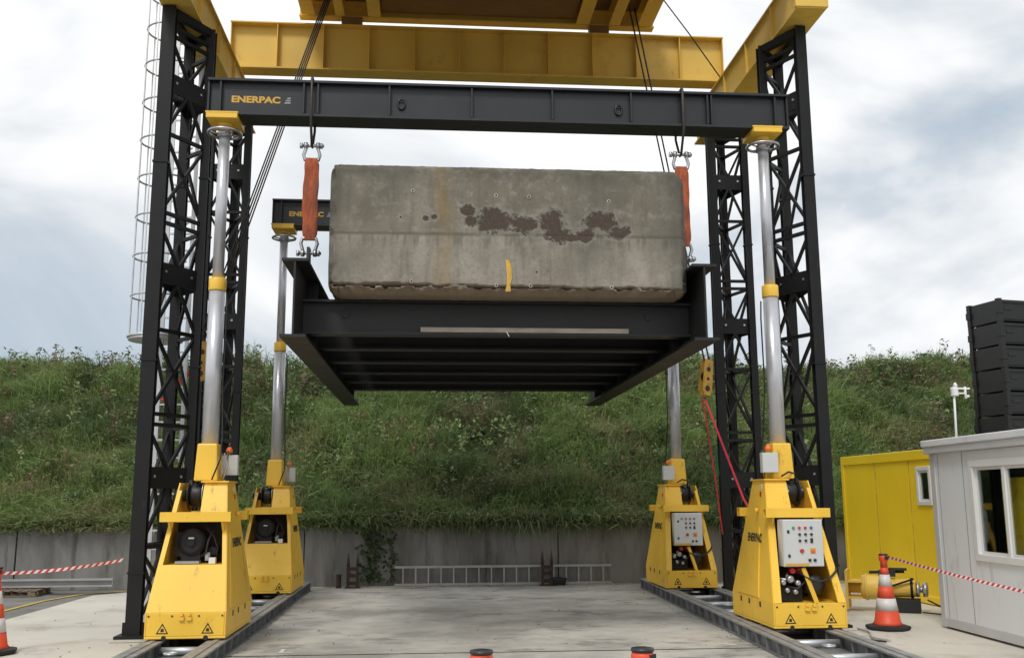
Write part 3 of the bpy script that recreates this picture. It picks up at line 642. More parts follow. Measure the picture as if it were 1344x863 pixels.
    mb = MB(); mb.box((-.19, -.03, 2.0), (-.176, .03, 2.1)); mb.tube([(-.17, 0, 2.25), (-.24, 0, 2.30), (-.24, 0, 2.1), (-.2, .05, 1.93)], .014, 8); mb.build('pipe', 'steel', t)
    # hose reel
    c = (.24, 0, 1.70); rl = empty_part('hose_reel', t)
    for x in (.03, .22):
        q = MB(); q.lathe([(.04, x-.006), (.195, x-.006), (.195, x+.006), (.04, x+.006)], (0, 0, 1.72), 28, axis='X'); q.build('flange', 'black_plastic', rl)
        q = MB(); q.tube([(x, .195*math.cos(k*math.pi/14), 1.72+.195*math.sin(k*math.pi/14)) for k in range(28)], .009, 6, closed=True); q.build('rim', 'steel' if x < .2 else 'black_plastic', rl)
    q = MB(); q.lathe([(.13, .038), (.155, .08), (.145, .12), (.158, .17), (.13, .212)], (0, 0, 1.72), 24, axis='X'); q.build('hose_coil', 'hose', rl)
    q = MB(); q.lathe([(.08, .228), (.08, .40), (.05, .41)], (0, 0, 1.72), 18, axis='X'); q.build('hub', 'black_plastic', rl)
    q = MB(); q.bar((.0, -.25, 1.74), (-.06, -.34, 1.62), .02, .03); q.bar((.01, -.26, 1.74), (.01, -.05, 1.72), .03); q.build('crank', 'steel', rl)
    mb = MB(); mb.tube([(.18, -.1, 1.84), (.16, -.14, 1.98), (.05, -.22, 2.0), (-.06, -.23, 1.94)], .013, 8); mb.build('hose', 'hose', t)
    mb = MB(); mb.tube([(-.135, .03, 4.45), (-.15, .02, 4.2), (-.14, .03, 3.2), (-.18, .10, 2.5), (-.19, .2, 2.2), (-.1, .25, 1.92)], .011, 8); mb.build('hose', 'hose', t)
    # control cabinet at the open end
    cb = MB(); cb.box((-.27, -.74, .76), (.27, -.54, 1.365)); cab = cb.build('control_cabinet', 'cabinet_grey', t, .008)
    q = MB(); q.box((-.262, -.752, .768), (.262, -.7405, 1.357)); q.build('door', 'cabinet_grey', cab, .004)
    fy = -.7525
    def knob(x, z, r, m_, nm='button'):
        q = MB(); q.lathe([(r, 0), (r, -.018), (r*.7, -.022)], (x, fy, z), 14, axis='Y'); q.build(nm, m_, cab)
    for x, m_ in ((-.13, 'green_plastic'), (-.05, 'red_plastic'), (.03, 'red_plastic'), (.11, 'blue_plastic')): knob(x, 1.26, .017, m_)
    for x in (-.05, .03, .11): knob(x, 1.175, .017, 'black_plastic')
    for x in (-.05, .03): knob(x, 1.095, .017, 'black_plastic')
    q = MB(); q.box((.093, fy-.01, 1.065), (.127, fy, 1.125)); q.build('switch', 'black_plastic', cab)
    knob(-.03, .965, .026, 'red_plastic', 'stop_button')
    q = MB(); q.box((.085, fy-.004, .93), (.155, fy, 1.0)); q.build('switch_plate', 'text_yellow', cab); knob(.12, .965, .024, 'orange_plastic', 'main_switch')
    for x in (.07, .14): knob(x, .845, .019, 'black_plastic', 'socket')
    for zz in (1.21, .90): q = MB(); q.box((-.215, fy-.008, zz-.02), (-.185, fy, zz+.02)); q.build('latch', 'black_plastic', cab)
    q = MB(); q.box((-.255, fy-.003, .772), (.06, fy, .805)); q.build('label_strip', 'text_yellow', cab)
    # hydraulics under the cabinet
    hy = empty_part('hydraulic_pump', t)
    q = MB(); q.lathe([(.06, -.70), (.125, -.68), (.13, -.40), (.11, -.38)], (.16, 0, .52), 20, axis='Y'); q.build('motor', 'black_plastic', hy)
    q = MB(); q.box((-.34, -.66, .32), (-.02, -.30, .50)); q.build('tank', 'black_steel', hy)
    for x, z, r in ((-.28, .56, .04), (-.18, .60, .05), (-.08, .55, .04), (-.23, .46, .035), (-.12, .44, .035)):
        q = MB(); q.lathe([(r*.6, -.72), (r, -.70), (r, -.66), (r*.5, -.62)], (x, 0, z), 14, axis='Y'); q.build('valve', 'steel', hy)
    q = MB(); q.cyl((-.30, -.6, .60), (-.04, -.6, .56), .02, 8); q.cyl((-.2, -.64, .66), (-.2, -.5, .50), .018, 8); q.build('pipe', 'steel', hy)
    for x in (-.12, -.02): q = MB(); q.lathe([(.035, -.64), (.04, -.58), (.03, -.5)], (x, 0, .70), 12, axis='Y'); q.build('plug', 'red_plastic', hy)
    q = MB(); q.tube([(-.06, -.66, .70), (.02, -.76, .62), (.15, -.80, .57), (.30, -.78, .60), (.42, -.74, .70), (.44, -.70, .74)], .014, 8); q.build('hose', 'hose', hy)
    q = MB(); q.tube([(-.25, -.6, .52), (-.1, -.72, .48), (.05, -.7, .6)], .012, 8); q.build('hose', 'hose', hy)
    mb = MB(); mb.bar((.10, -.845, .31), (.0, -.70, .74), .055, .03); mb.build('strut', Y, t)
    # contents behind the window
    mt = empty_part('winch_motor', t)
    q = MB(); q.lathe([(.10, .10), (.17, .12), (.17, .36), (.12, .38)], (.09, 0, 1.13), 26, axis='Y'); q.box((-.02, .12, .90), (.22, .34, 1.0)); q.box((.20, .15, .95), (.30, .33, 1.25)); q.lathe([(.04, .38), (.05, .385), (.05, .41)], (.09, 0, 1.13), 14, axis='Y'); q.build('drum', 'rubber', mt)
    q = MB(); q.box((.05, .412, 1.17), (.12, .416, 1.19)); q.build('nameplate', 'white_plastic', mt)
    q = MB(); q.lathe([(.03, .14), (.05, .16), (.05, .40)], (-.19, 0, 1.02), 14, axis='Y'); q.build('gear', 'black_steel', mt)
    q = MB(); q.tube([(-.05, .44, .95), (-.12, .47, 1.0), (-.14, .45, 1.15), (-.20, .40, 1.30)], .014, 8); q.build('hose', 'hose', mt)
    q = MB(); q.tube([(-.22, .40, .90), (-.26, .43, 1.05), (-.2, .42, 1.2), (-.08, .38, 1.33)], .012, 8); q.build('hose', 'hose', mt)
    q = MB(); q.box((-.16, .30, .90), (-.10, .42, 1.0)); q.cyl((-.13, .42, .95), (-.13, .45, .95), .025, 10); q.build('coupling', 'steel', mt)
    q = MB(); q.box((-.05, .40, .868), (.25, .52, .90)); q.build('foot', 'steel', mt)
    q = MB(); q.box((-.25, .44, .866), (-.17, .52, .94)); q.build('sensor', 'white_plastic', mt)
    mb = MB(); mb.box((-.38, .12, .84), (.38, .585, .86)); mb.build('shelf', Y, t)
    return t
def empty_part(name, parent):
    o = bpy.data.objects.new(name, None); COL.objects.link(o); o.parent = parent; return o
XL, XR, YF, YR = -2.976, 4.87, 13.355, 19.0
jack = make_jack()
spots = [(XR, YF, 0, 'near right yellow gantry jack with open control cabinet'), (XL, YF, math.pi, 'near left yellow gantry jack with window opening in its end'),
         (XR-.03, YR, 0, 'far right yellow gantry jack with control cabinet'), (XL, YR, math.pi, 'far left yellow gantry jack with window opening')]
for i, (x, y, rz, lb) in enumerate(spots):
    o = jack if i == 0 else copy_tree(jack)
    o.location = (x, y, ZB); o.rotation_euler = (0, 0, rz); tag(o, lb, 'gantry jack', 'yellow telescopic gantry jacks')

# ------------------------------------------------------------------ header beams
HB0, HB1 = 7.225, 7.765
def header(yc, label):
    X0, X1 = -3.2, 5.22; xm = (X0+X1)/2
    t = empty('header_beam', (xm, yc, HB0), label=label, cat='beam', group='black header beams across the jacks')
    h = HB1-HB0; a = X0-xm; b = X1-xm; d = .21
    mb = MB(); mb.box((a, -d, 0), (b, d, .035)); mb.build('bottom_flange', 'header_black', t)
    mb = MB(); mb.box((a, -d, h-.035), (b, d, h)); mb.build('top_flange', 'header_black', t)
    for s in (-1, 1):
        mb = MB(); mb.box((a+.03, min(s*.11, s*.13), .035), (b-.03, max(s*.11, s*.13), h-.035)); mb.build('web', 'header_black', t)
        for x in (-3.02, -1.86, -1.66, -.65, .53, 1.70, 2.86, 3.62, 4.0, 4.06, 5.02):
            q = MB(); q.box((x-xm-.012, min(s*.131, s*.195), .05), (x-xm+.012, max(s*.131, s*.195), h-.036)); q.build('stiffener', 'header_black', t)
    for x in (a, b-.025):
        mb = MB(); mb.box((x, -.18, .036), (x+.025, .18, h-.036)); mb.build('end_plate', 'header_black', t)
    for x in (-.48, 2.68):
        q = MB(); q.tube([(x-xm+.05*math.cos(k*math.pi/6), -.15, .24+.075*math.sin(k*math.pi/6)) for k in range(12)], .014, 6, closed=True); q.box((x-xm-.05, -.145, .27), (x-xm+.05, -.132, .33)); q.build('lifting_eye', 'black_plastic', t)
    text_mesh('lettering', 'ENERPAC', 'text_yellow', t, .132, (-2.88-xm, -.133, .21), (math.pi/2, 0, 0), .04, 1.22)
    lg = MB(); x = -2.14-xm; z = .205
    for k in range(3): lg.slab([(x+.00+k*.018, -.1335, z+k*.035), (x+.085, -.1335, z+k*.035), (x+.095, -.1335, z+.022+k*.035), (x+.012+k*.018, -.1335, z+.022+k*.035)], .002)
    lg.build('emblem', 'text_grey', t)
    return t
header(YF, 'black header beam with yellow lettering spanning the near jacks')
header(YR, 'black header beam half hidden behind the concrete block')

# ------------------------------------------------------------------ lifting frame
fr = empty('lifting_frame', (.85, 16, 3.79), label='black steel lifting frame hanging under the concrete block', cat='frame')
FY0, FY1 = 11.5-16, 20.2-16; XSL, XSR = -1.665-.85, 3.37-.85; FH = .965
for xs_ in (XSL, XSR):
    mb = MB(); mb.box((xs_-.155, FY0, 0), (xs_+.155, FY1, .035)); mb.build('bottom_flange', 'frame_black', fr)
    mb = MB(); mb.box((xs_-.155, FY0, FH-.035), (xs_+.155, FY1, FH)); mb.build('top_flange', 'frame_black', fr)
    mb = MB(); mb.box((xs_-.012, FY0+.01, .035), (xs_+.012, FY1-.01, FH-.035)); mb.build('web', 'frame_black', fr)
    for yy in np.linspace(FY0+1.2, FY1-1.2, 6):
        for s in (-1, 1):
            q = MB(); q.box((xs_+min(s*.013, s*.145), yy-.01, .036), (xs_+max(s*.013, s*.145), yy+.01, FH-.036)); q.build('stiffener', 'frame_black', fr)
for i, yy in enumerate((12.3, 13.55, 14.9, 16.2, 17.5, 18.75)):
    y = yy-16; mb = MB(); z0, z1 = .155, .60
    x0, x1 = XSL+.013, XSR-.013
    mb.box((x0, y-.11, z0), (x1, y+.11, z0+.03)); mb.box((x0, y-.11, z1-.03), (x1, y+.11, z1)); mb.box((x0, y-.012, z0+.03), (x1, y+.012, z1-.03)); mb.build('cross_beam', 'frame_black', fr)
    if i == 0:
        for x in (XSL+.55, XSR-.55):
            q = MB(); q.cyl((x, y-.03, z0+.27), (x, y-.013, z0+.27), .05, 14); q.build('pin', 'frame_black', fr)
mb = MB(); mb.box((-.156-.85+.0, 12.3-16-.125, .188), (2.53-.85, 12.3-16-.02, .248)); tag(mb.build('batten', 'batten'), kind=None)
bat = bpy.data.objects['batten']; bat.parent = None; bat.location = fr.location; tag(bat, 'long weathered flat batten lying on the front flange of the black frame', 'batten')
q = MB(); q.bar((.09, 12.175-16, .20), (.125, 12.17-16, .135), .012); q.build('wire_tie', 'white_plastic', fr)
lugs = []
for xs_ in (XSL, XSR):
    for yy in (YF, YR):
        q = MB(); y = yy-16; lx_ = xs_-.08 if xs_ < 0 else xs_+.25
        q.slab([(lx_, y-.14, FH), (lx_, y+.14, FH), (lx_, y+.08, FH+.60), (lx_, y-.08, FH+.60)], .04)
        if xs_ > 0: q.box((xs_-.02, y-.14, FH+.001), (lx_+.02, y+.14, FH+.03))
        q.build('lug', 'frame_black', fr); lugs.append((lx_+.85, yy, 3.79+FH+.525))

# ------------------------------------------------------------------ slings and shackles
def shackle(loc, flip, label, rz=0):
    t = empty('shackle', loc, rz, label=label, cat='shackle', group='steel bow shackles on the lifting slings')
    s = -1 if flip else 1
    pts = [(-.085, 0, 0), (-.09, 0, -.06*s), (-.115, 0, -.14*s), (-.095, 0, -.21*s), (0, 0, -.25*s), (.095, 0, -.21*s), (.115, 0, -.14*s), (.09, 0, -.06*s), (.085, 0, 0)]
    mb = MB(); mb.tube(pts, .025, 10); mb.build('bow', 'steel', t)
    mb = MB(); mb.cyl((-.15, 0, 0), (.17, 0, 0), .022, 12); mb.cyl((-.17, 0, 0), (-.13, 0, 0), .042, 8); mb.cyl((.115, 0, 0), (.15, 0, 0), .042, 8); mb.build('pin', 'steel', t)
    for x in (-.085, .085):
        q = MB(); q.cyl((x-.025, 0, 0), (x+.025, 0, 0), .048, 14); q.build('eye', 'steel', t)
    return t
def sling(x, y, zt, zb, label):
    mb = MB(); n = 14
    vs = []; fs = []
    L_ = [(-.5+k/(n)) for k in range(n+1)]
    rows = 26
    for j in range(rows+1):
        t_ = j/rows; z = zt+(zb-zt)*t_; wdt = .098+.012*math.sin(t_*math.pi)+.004*math.sin(t_*23); dep = .035+.01*math.sin(t_*17)
        if t_ < .04 or t_ > .96: wdt *= .9
        ox = .006*math.sin(t_*9)
        for k in range(16):
            an = 2*math.pi*k/16; cx = math.copysign(abs(math.cos(an))**.45, math.cos(an)); sy = math.copysign(abs(math.sin(an))**.6, math.sin(an))
            vs.append((ox+cx*wdt, sy*dep*(1+.15*math.sin(k*2.4+j*.5)), z-zt))
    fs = [(j*16+k, j*16+(k+1) % 16, (j+1)*16+(k+1) % 16, (j+1)*16+k) for j in range(rows) for k in range(16)]
    mb.add(vs, fs, True); mb.add([vs[k] for k in range(16)], [tuple(range(16))]); mb.add([vs[rows*16+k] for k in range(16)], [tuple(range(16))])
    o = mb.build('round_sling', 'orange_sling'); o.location = (x, y, zt); tag(o, label, 'sling', 'orange round slings carrying the lifting frame')
def header_rope(x, y, zb, label):
    mb = MB(); pts = [(x, y-.04, zb), (x, y-.235, HB0-.06), (x, y-.235, HB1+.01), (x, y-.2, HB1+.045), (x, y+.2, HB1+.045), (x, y+.235, HB1), (x, y+.235, HB0-.06), (x+.0, y+.04, zb)]
    mb.tube(pts, .019, 8, closed=True); o = mb.build('wire_rope_loop', 'rope'); tag(o, label, 'rope', 'wire rope loops over the header beams')
names = {0: ('left', 'near'), 1: ('left', 'far'), 2: ('right', 'near'), 3: ('right', 'far')}
for i, (x, y, z) in enumerate(lugs):
    sd_, nf = names[i]; zt = 6.86
    nm = f'{nf} {sd_}'
    xt = x
    if nf == 'far': where = 'behind the concrete block'
    else: where = f'{sd_} of the concrete block'
    header_rope(xt, y, zt-.01, f'wire rope loop over the {nf} header beam on the {sd_}')
    shackle((xt, y, zt), False, f'steel shackle at the top of the {nm} orange sling')
    shackle((x, y, z), True, f'steel shackle joining the {nm} orange sling to the black frame')
    sling(x, y, zt-.19, z+.19, f'orange round sling at the {nm} corner, {where}')

# ------------------------------------------------------------------ concrete block
BX0, BX1, BY0, BY1, BZ0, BZ1 = -1.30, 3.225, 11.72, 18.9, 4.395, 6.06
def block_material():
    m = bpy.data.materials.new('block_concrete'); m.use_nodes = True; t = m.node_tree; b = t.nodes['Principled BSDF']; N = t.nodes.new; L = t.links.new
    b.inputs['Roughness'].default_value = .92; b.inputs['Specular IOR Level'].default_value = .25
    g = N('ShaderNodeNewGeometry'); pos = g.outputs['Position']
    def noi(sc, det=6, stretch=None, rough=.6, off=0):
        v = pos
        mpn = N('ShaderNodeMapping'); mpn.inputs['Scale'].default_value = stretch or (1, 1, 1); mpn.inputs['Location'].default_value = (off, off, off); L(v, mpn.inputs[0])
        n = N('ShaderNodeTexNoise'); n.inputs['Scale'].default_value = sc; n.inputs['Detail'].default_value = det; n.inputs['Roughness'].default_value = rough; L(mpn.outputs[0], n.inputs['Vector']); return n.outputs[0]
    def rng(v, a, b_, c=0, d=1):
        r = N('ShaderNodeMapRange'); r.inputs[1].default_value = a; r.inputs[2].default_value = b_; r.inputs[3].default_value = c; r.inputs[4].default_value = d; L(v, r.inputs[0]); return r.outputs[0]
    def mix(f, a, b_):
        x = N('ShaderNodeMix'); x.data_type = 'RGBA'
        if hasattr(f, 'links'): L(f, x.inputs[0])
        else: x.inputs[0].default_value = f
        for s, v in ((6, a), (7, b_)):
            if hasattr(v, 'links'): L(v, x.inputs[s])
            else: x.inputs[s].default_value = (*v, 1)
        return x.outputs[2]
    def mth(op, a, b_=None):
        x = N('ShaderNodeMath'); x.operation = op
        for i, v in enumerate((a, b_)):
            if v is None: continue
            if hasattr(v, 'links'): L(v, x.inputs[i])
            else: x.inputs[i].default_value = v
        return x.outputs[0]
    sep = N('ShaderNodeSeparateXYZ'); L(pos, sep.inputs[0]); X, Z = sep.outputs[0], sep.outputs[2]
    zn = mth('ADD', Z, mth('MULTIPLY', mth('SUBTRACT', noi(.9, 4), .5), .03))
    lower = rng(zn, 5.165, 5.10)                               # lower pour is paler
    col = mix(lower, (.175, .155, .120), (.245, .220, .178))
    col = mix(rng(noi(1.4, 6), .35, .68), col, mix(lower, (.26, .235, .19), (.335, .305, .255)))
    col = mix(mth('MULTIPLY', rng(noi(2.6, 5, (2.6, 2.6, .28), off=3), .5, .72), .6), col, (.105, .098, .078))   # run marks
    col = mix(mth('MULTIPLY', rng(noi(9, 6, off=7), .52, .75), .5), col, (.40, .385, .345))                       # lime bloom
    col = mix(mth('MULTIPLY', rng(noi(24, 4, off=1), .5, .8), .5), col, (.12, .11, .092))                         # grain
    band = mth('MULTIPLY', rng(mth('ABSOLUTE', mth('SUBTRACT', zn, 5.135)), .03, .0), .75); col = mix(band, col, (.11, .10, .082))
    tooth = mth('MULTIPLY', mth('MULTIPLY', rng(zn, 5.14, 5.12), rng(zn, 4.93, 5.05)), rng(noi(11, 2, (1, 1, .12), off=5), .48, .6)); col = mix(mth('MULTIPLY', tooth, .55), col, (.12, .112, .092))
    rim = mth('MULTIPLY', rng(zn, 5.78, 6.03), rng(noi(3.5, 6, off=9), .34, .56)); col = mix(mth('MULTIPLY', rim, .8), col, (.07, .066, .052))
    rust = mth('MULTIPLY', rng(mth('ABSOLUTE', mth('SUBTRACT', mth('ADD', X, mth('MULTIPLY', noi(1.3, 3), .2)), .22)), .16, .0), rng(noi(2.5, 4, (1, 1, .4), off=2), .25, .55)); col = mix(mth('MULTIPLY', rust, .6), col, (.25, .165, .06))
    ends = mth('MAXIMUM', rng(mth('ADD', X, mth('MULTIPLY', noi(2.2, 6, off=6), .5)), -.75, -1.05), rng(mth('ADD', X, mth('MULTIPLY', noi(2.2, 6, off=6), .5)), 3.0, 3.4))
    col = mix(mth('MULTIPLY', ends, .7), col, (.085, .08, .066))          # grime towards both ends
    cloud = rng(noi(.75, 5, off=12), .42, .62); col = mix(mth('MULTIPLY', cloud, .5), col, (.10, .092, .074))
    # spalled patches
    d = None
    px = lambda u: -1.30+(u-434)*.00973
    pz = lambda v: 6.06-(v-212)*.00985
    for (u, v, ru, rv) in ((612, 274, 9, 6), (642, 286, 20, 13), (615, 288, 9, 6), (685, 292, 15, 10), (720, 288, 13, 14), (727, 303, 16, 9), (745, 308, 9, 4), (785, 285, 17, 11), (765, 304, 10, 8), (808, 299, 13, 7), (557, 285, 3, 3), (568, 283, 4, 3)):
        vm = N('ShaderNodeVectorMath'); vm.operation = 'SUBTRACT'; L(pos, vm.inputs[0]); vm.inputs[1].default_value = (px(u), BY0, pz(v))
        v2 = N('ShaderNodeVectorMath'); v2.operation = 'MULTIPLY'; L(vm.outputs[0], v2.inputs[0]); v2.inputs[1].default_value = (1/(ru*.0097), 2.5, 1/(rv*.0097))
        v3 = N('ShaderNodeVectorMath'); v3.operation = 'LENGTH'; L(v2.outputs[0], v3.inputs[0]); d = v3.outputs[1] if d is None else mth('MINIMUM', d, v3.outputs[1])
    dd = mth('ADD', d, mth('ADD', mth('MULTIPLY', mth('SUBTRACT', noi(9, 9, off=4, rough=.72), .5), 3.8), mth('MULTIPLY', mth('SUBTRACT', noi(22, 4, off=8), .5), .7)))
    halo = rng(dd, 1.9, 1.25); col = mix(mth('MULTIPLY', halo, .45), col, (.34, .325, .28))
    sp = rng(dd, 1.32, .92); col = mix(sp, col, mix(rng(noi(40, 4), .35, .75), (.066, .051, .040), (.105, .084, .066)))
    under = N('ShaderNodeSeparateXYZ'); L(g.outputs['Normal'], under.inputs[0])
    col = mix(mth('MULTIPLY', rng(under.outputs[2], -.25, -.6), .8), col, (.20, .15, .095))         # soil-stained broken underside
    L(col, b.inputs['Base Color'])
    bh = mth('ADD', mth('MULTIPLY', noi(22, 6), .5), mth('MULTIPLY', sp, -1.2)); bh = mth('ADD', bh, mth('MULTIPLY', band, -.5))
    bp = N('ShaderNodeBump'); bp.inputs['Strength'].default_value = .55; bp.inputs['Distance'].default_value = .02; L(bh, bp.inputs['Height']); L(bp.outputs[0], b.inputs['Normal'])
    return m
def make_block():
    me = bpy.data.meshes.new('concrete_block'); bm = bmesh.new()
    nx_, ny_, nz_ = 200, 60, 50
    vz = [.016*k for k in range(13)]+[.192+(BZ1-BZ0-.192)*k/(nz_-12) for k in range(1, nz_-11)]
    def grid(fn, n1, n2):
        V = [[bm.verts.new(fn(i/n1, j/n2)) for i in range(n1+1)] for j in range(n2+1)]
        for j in range(n2):
            for i in range(n1): bm.faces.new((V[j][i], V[j][i+1], V[j+1][i+1], V[j+1][i]))
    lx, ly, lz = BX1-BX0, BY1-BY0, BZ1-BZ0
    grid(lambda u, v: (u*lx, 0, vz[round(v*nz_)]), nx_, nz_); grid(lambda u, v: (u*lx, ly, vz[round(v*nz_)]), nx_, nz_)
    grid(lambda u, v: (0, u*ly, vz[round(v*nz_)]), ny_, nz_); grid(lambda u, v: (lx, u*ly, vz[round(v*nz_)]), ny_, nz_)
    grid(lambda u, v: (u*lx, v*ly, 0), nx_, ny_); grid(lambda u, v: (u*lx, v*ly, lz), nx_, ny_)
    bmesh.ops.remove_doubles(bm, verts=bm.verts, dist=1e-4)
    for vtx in bm.verts:
        c = vtx.co; W_ = Vector((c.x, c.y, c.z))
        ex = min(c.x, lx-c.x); ey = min(c.y, ly-c.y); ez = min(c.z, lz-c.z)
        n1 = mnoise.noise(W_*2.2); n2 = mnoise.noise(W_*6.5+Vector((3, 1, 7))); n3 = mnoise.noise(W_*15+Vector((9, 4, 2)))
        srt = sorted((ex, ey, ez)); e2 = srt[1]
        r = .11+.04*n1+.05*max(0, n2)
        if e2 < r:                                           # rounded, chipped edges
            k = (1-e2/r); pull = k*k*.05*(1+.7*n2+.5*n3)
            d = Vector((0, 0, 0))
            if ex < r: d.x = 1 if c.x < lx/2 else -1
            if ey < r: d.y = 1 if c.y < ly/2 else -1
            if ez < r: d.z = 1 if c.z < lz/2 else -1
            vtx.co += d*pull
        # ragged undercut below the front edge
        if c.z < .12 and c.y < .5:
            hh = .115+.02*mnoise.noise(Vector((c.x*1.7, 0, 4)))+.022*mnoise.noise(Vector((c.x*7, 0, 2)))+.012*mnoise.noise(Vector((c.x*19, 0, 2)))-.035*c.x/lx
            if c.y < .01 and c.z < hh: vtx.co.y += .5*(1-c.z/hh)**.8+.015; vtx.co.z = c.z*.85
        vtx.co += Vector((n2, n1, n3))*.006
        if c.z > lz-.01: vtx.co.z += .006*n1+.012*max(0, n2-.2)
    for f in bm.faces: f.smooth = True
    bmesh.ops.recalc_face_normals(bm, faces=bm.faces)
    bm.to_mesh(me); bm.free(); me.materials.append(block_material())
    o = bpy.data.objects.new('concrete_block', me); COL.objects.link(o); o.location = (BX0, BY0, BZ0)
    tag(o, 'huge weathered concrete block resting on the black lifting frame', 'concrete block')
    px = lambda u: (u-434)*.00973
    pz = lambda v: lz-(v-212)*.00985
    for u, v in ((540, 249), (648, 253), (691, 254), (796, 258), (540, 367), (648, 371), (692, 371), (797, 372), (525, 284), (700, 353)):
        q = MB(); q.lathe([(.011, 0), (.011, -.008)], (px(u), .004, pz(v)), 12, axis='Y'); hh = q.build('tie_hole', 'hole_dark', o)
        if u not in (525, 700):
            q = MB(); q.tube([(px(u)+.019*math.cos(k*math.pi/7), -.002, pz(v)+.019*math.sin(k*math.pi/7)) for k in range(14)], .0055, 5, closed=True); q.build('rim', 'hole_ring', hh)
    q = MB(); pts = [(662, 338), (664, 348), (665, 360), (663.5, 370), (663, 379)]
    vv = [(px(u)+s*(.028+.006*math.sin(v)), -.011, pz(v)) for u, v in pts for s in (-1, 1)]
    q.add(vv, [(2*i, 2*i+1, 2*i+3, 2*i+2) for i in range(4)]); q.build('paint_mark', 'paint_stripe', o)
    q = MB(); q.box((px(851), .4, lz-.02), (px(870), .75, lz+.05)); q.build('anchor', 'rust', o)
make_block()

# ------------------------------------------------------------------ things along the wall
la = empty('ladder', (1.6, 21.72, .012), label='long aluminium ladder lying on its side against the wall', cat='ladder')
for z in (.03, .40):
    mb = MB(); mb.box((-2.38, -.03, z-.025), (2.38, .02, z+.025)); mb.build('stile', 'ladder_alu', la)
for i in range(17): piece('rung', 'ladder_alu', la, (-2.2+4.4*i/16, -.005, .055), (-2.2+4.4*i/16, -.005, .375), .03)
def bracket(x, y, label, coil):
    t = empty('rusty_bracket', (x, y, .012), label=label, cat='bracket', group='rusty steel brackets standing by the wall')
    for s in (-1, 1):
        mb = MB(); mb.box((s*.10-.03, -.04, 0), (s*.10+.03, .04, .46)); mb.lathe([(.032, .46), (.028, .56), (.006, .72)], (s*.10, 0, 0), 8); mb.build('upright', 'rust', t)
    for z in (.06, .22, .36):
        mb = MB(); mb.box((-.069, -.025, z), (.069, .025, z+.07)); mb.build('crosspiece', 'rust', t)
    mb = MB(); mb.box((-.16, -.08, 0), (.16, .08, .02)); mb.build('foot', 'rust', t)
bracket(-1.66, 21.45, 'rusty two pronged bracket by the wall beside the climbing plant', False)
bracket(2.52, 21.45, 'rusty two pronged bracket standing in front of the ladder', True)
mb = MB(); mb.lathe([(.058, 0), (.056, .06), (.052, .07), (.052, .24), (.06, .25), (.06, .28)], n=14); o = mb.build('pipe_stub', 'rust'); o.location = (-1.96, 21.5, .012); tag(o, 'short rusty pipe stub standing left of the rusty bracket', 'pipe')
mb = MB()
for k in range(4): mb.tube([((.13+.01*k)*math.cos(q*math.pi/9), (.11+.012*k)*math.sin(q*math.pi/9), .03+.035*k+.01*math.sin(q+k)) for q in range(18)], .024, 6, closed=True)
o = mb.build('hose_coil', 'hose'); o.location = (2.78, 21.5, .012); tag(o, 'small black coiled hose on the floor beside the rusty bracket', 'hose')
def ivy(x, z0, z1, wd, n, label):
    t = empty('climbing_plant', (x, WALL_Y-.03, 0), label=label, cat='plant', group='climbing plants on the wall')
    mb = MB(); mb.tube([(0, 0, z0), (.03, 0, (z0+z1)/2), (-.02, 0, z1)], .012, 6); mb.build('stem', 'wood', t)
    V = []; F = []
    lf = MB()
    for i in range(n):
        zz = z0+.1+(z1-z0-.05)*random.random(); q = Vector((random.gauss(0, wd)*(1 if random.random() < .8 else 1.8), -random.uniform(.01, .07), zz)); s = random.uniform(.025, .055)
        ax = Matrix.Rotation(random.uniform(-.9, .9), 3, 'X') @ Matrix.Rotation(random.uniform(-.9, .9), 3, 'Z') @ Matrix.Rotation(random.uniform(0, 6.28), 3, 'Y')
        lf.add([q+ax @ Vector(c)*s for c in ((-.9, 0, 0), (-.4, .1, .8), (0, 0, 1.3), (.5, .1, .7), (.9, 0, 0), (0, -.1, -.8))], [(0, 1, 2, 3, 4, 5)])
    tag(lf.build('leaves', 'leaf_ivy', t), kind='stuff')
ivy(-1.28, .0, 1.3, .10, 330, 'dense climbing plant on the wall right of the rusty bracket')
ivy(-.88, .0, 1.25, .06, 70, 'thin climbing plant with bare stem between the dense one and the ladder')
# guard rail on a pallet at the far left
gr = empty('steel_channel', (-8.6, 20.9, .155), label='long galvanised steel channel lying on a pallet at far left', cat='steel channel')
mb = MB(); mb.box((-3, -.07, 0), (2.15, .05, .012)); mb.box((-3, .05, 0), (2.15, .065, .16)); mb.box((-3, -.07, .148), (2.15, .05, .16)); mb.box((-3, -.07, .012), (2.15, -.058, .035)); mb.box((-3, -.07, .125), (2.15, -.058, .148)); mb.box((2.14, -.057, .013), (2.149, .049, .147)); mb.build('profile', 'ladder_alu', gr)
pl = empty('pallet', (-8.25, 20.9, .012), label='dark wooden pallet under the steel channel at far left', cat='pallet')
for yy in (-.35, 0, .35):
    for xx in (-.9, -.3, .35):
        mb = MB(); mb.box((xx-.07, yy-.05, .018), (xx+.07, yy+.05, .098)); mb.build('block', 'wood', pl)
    mb = MB(); mb.box((-.98, yy-.05, 0), (.45, yy+.05, .0175)); mb.build('runner', 'wood', pl)
for k in range(9):
    mb = MB(); x = -.93+k*.165; mb.box((x-.06, -.42, .0985), (x+.06, .42, .118)); mb.build('plank', 'wood', pl)

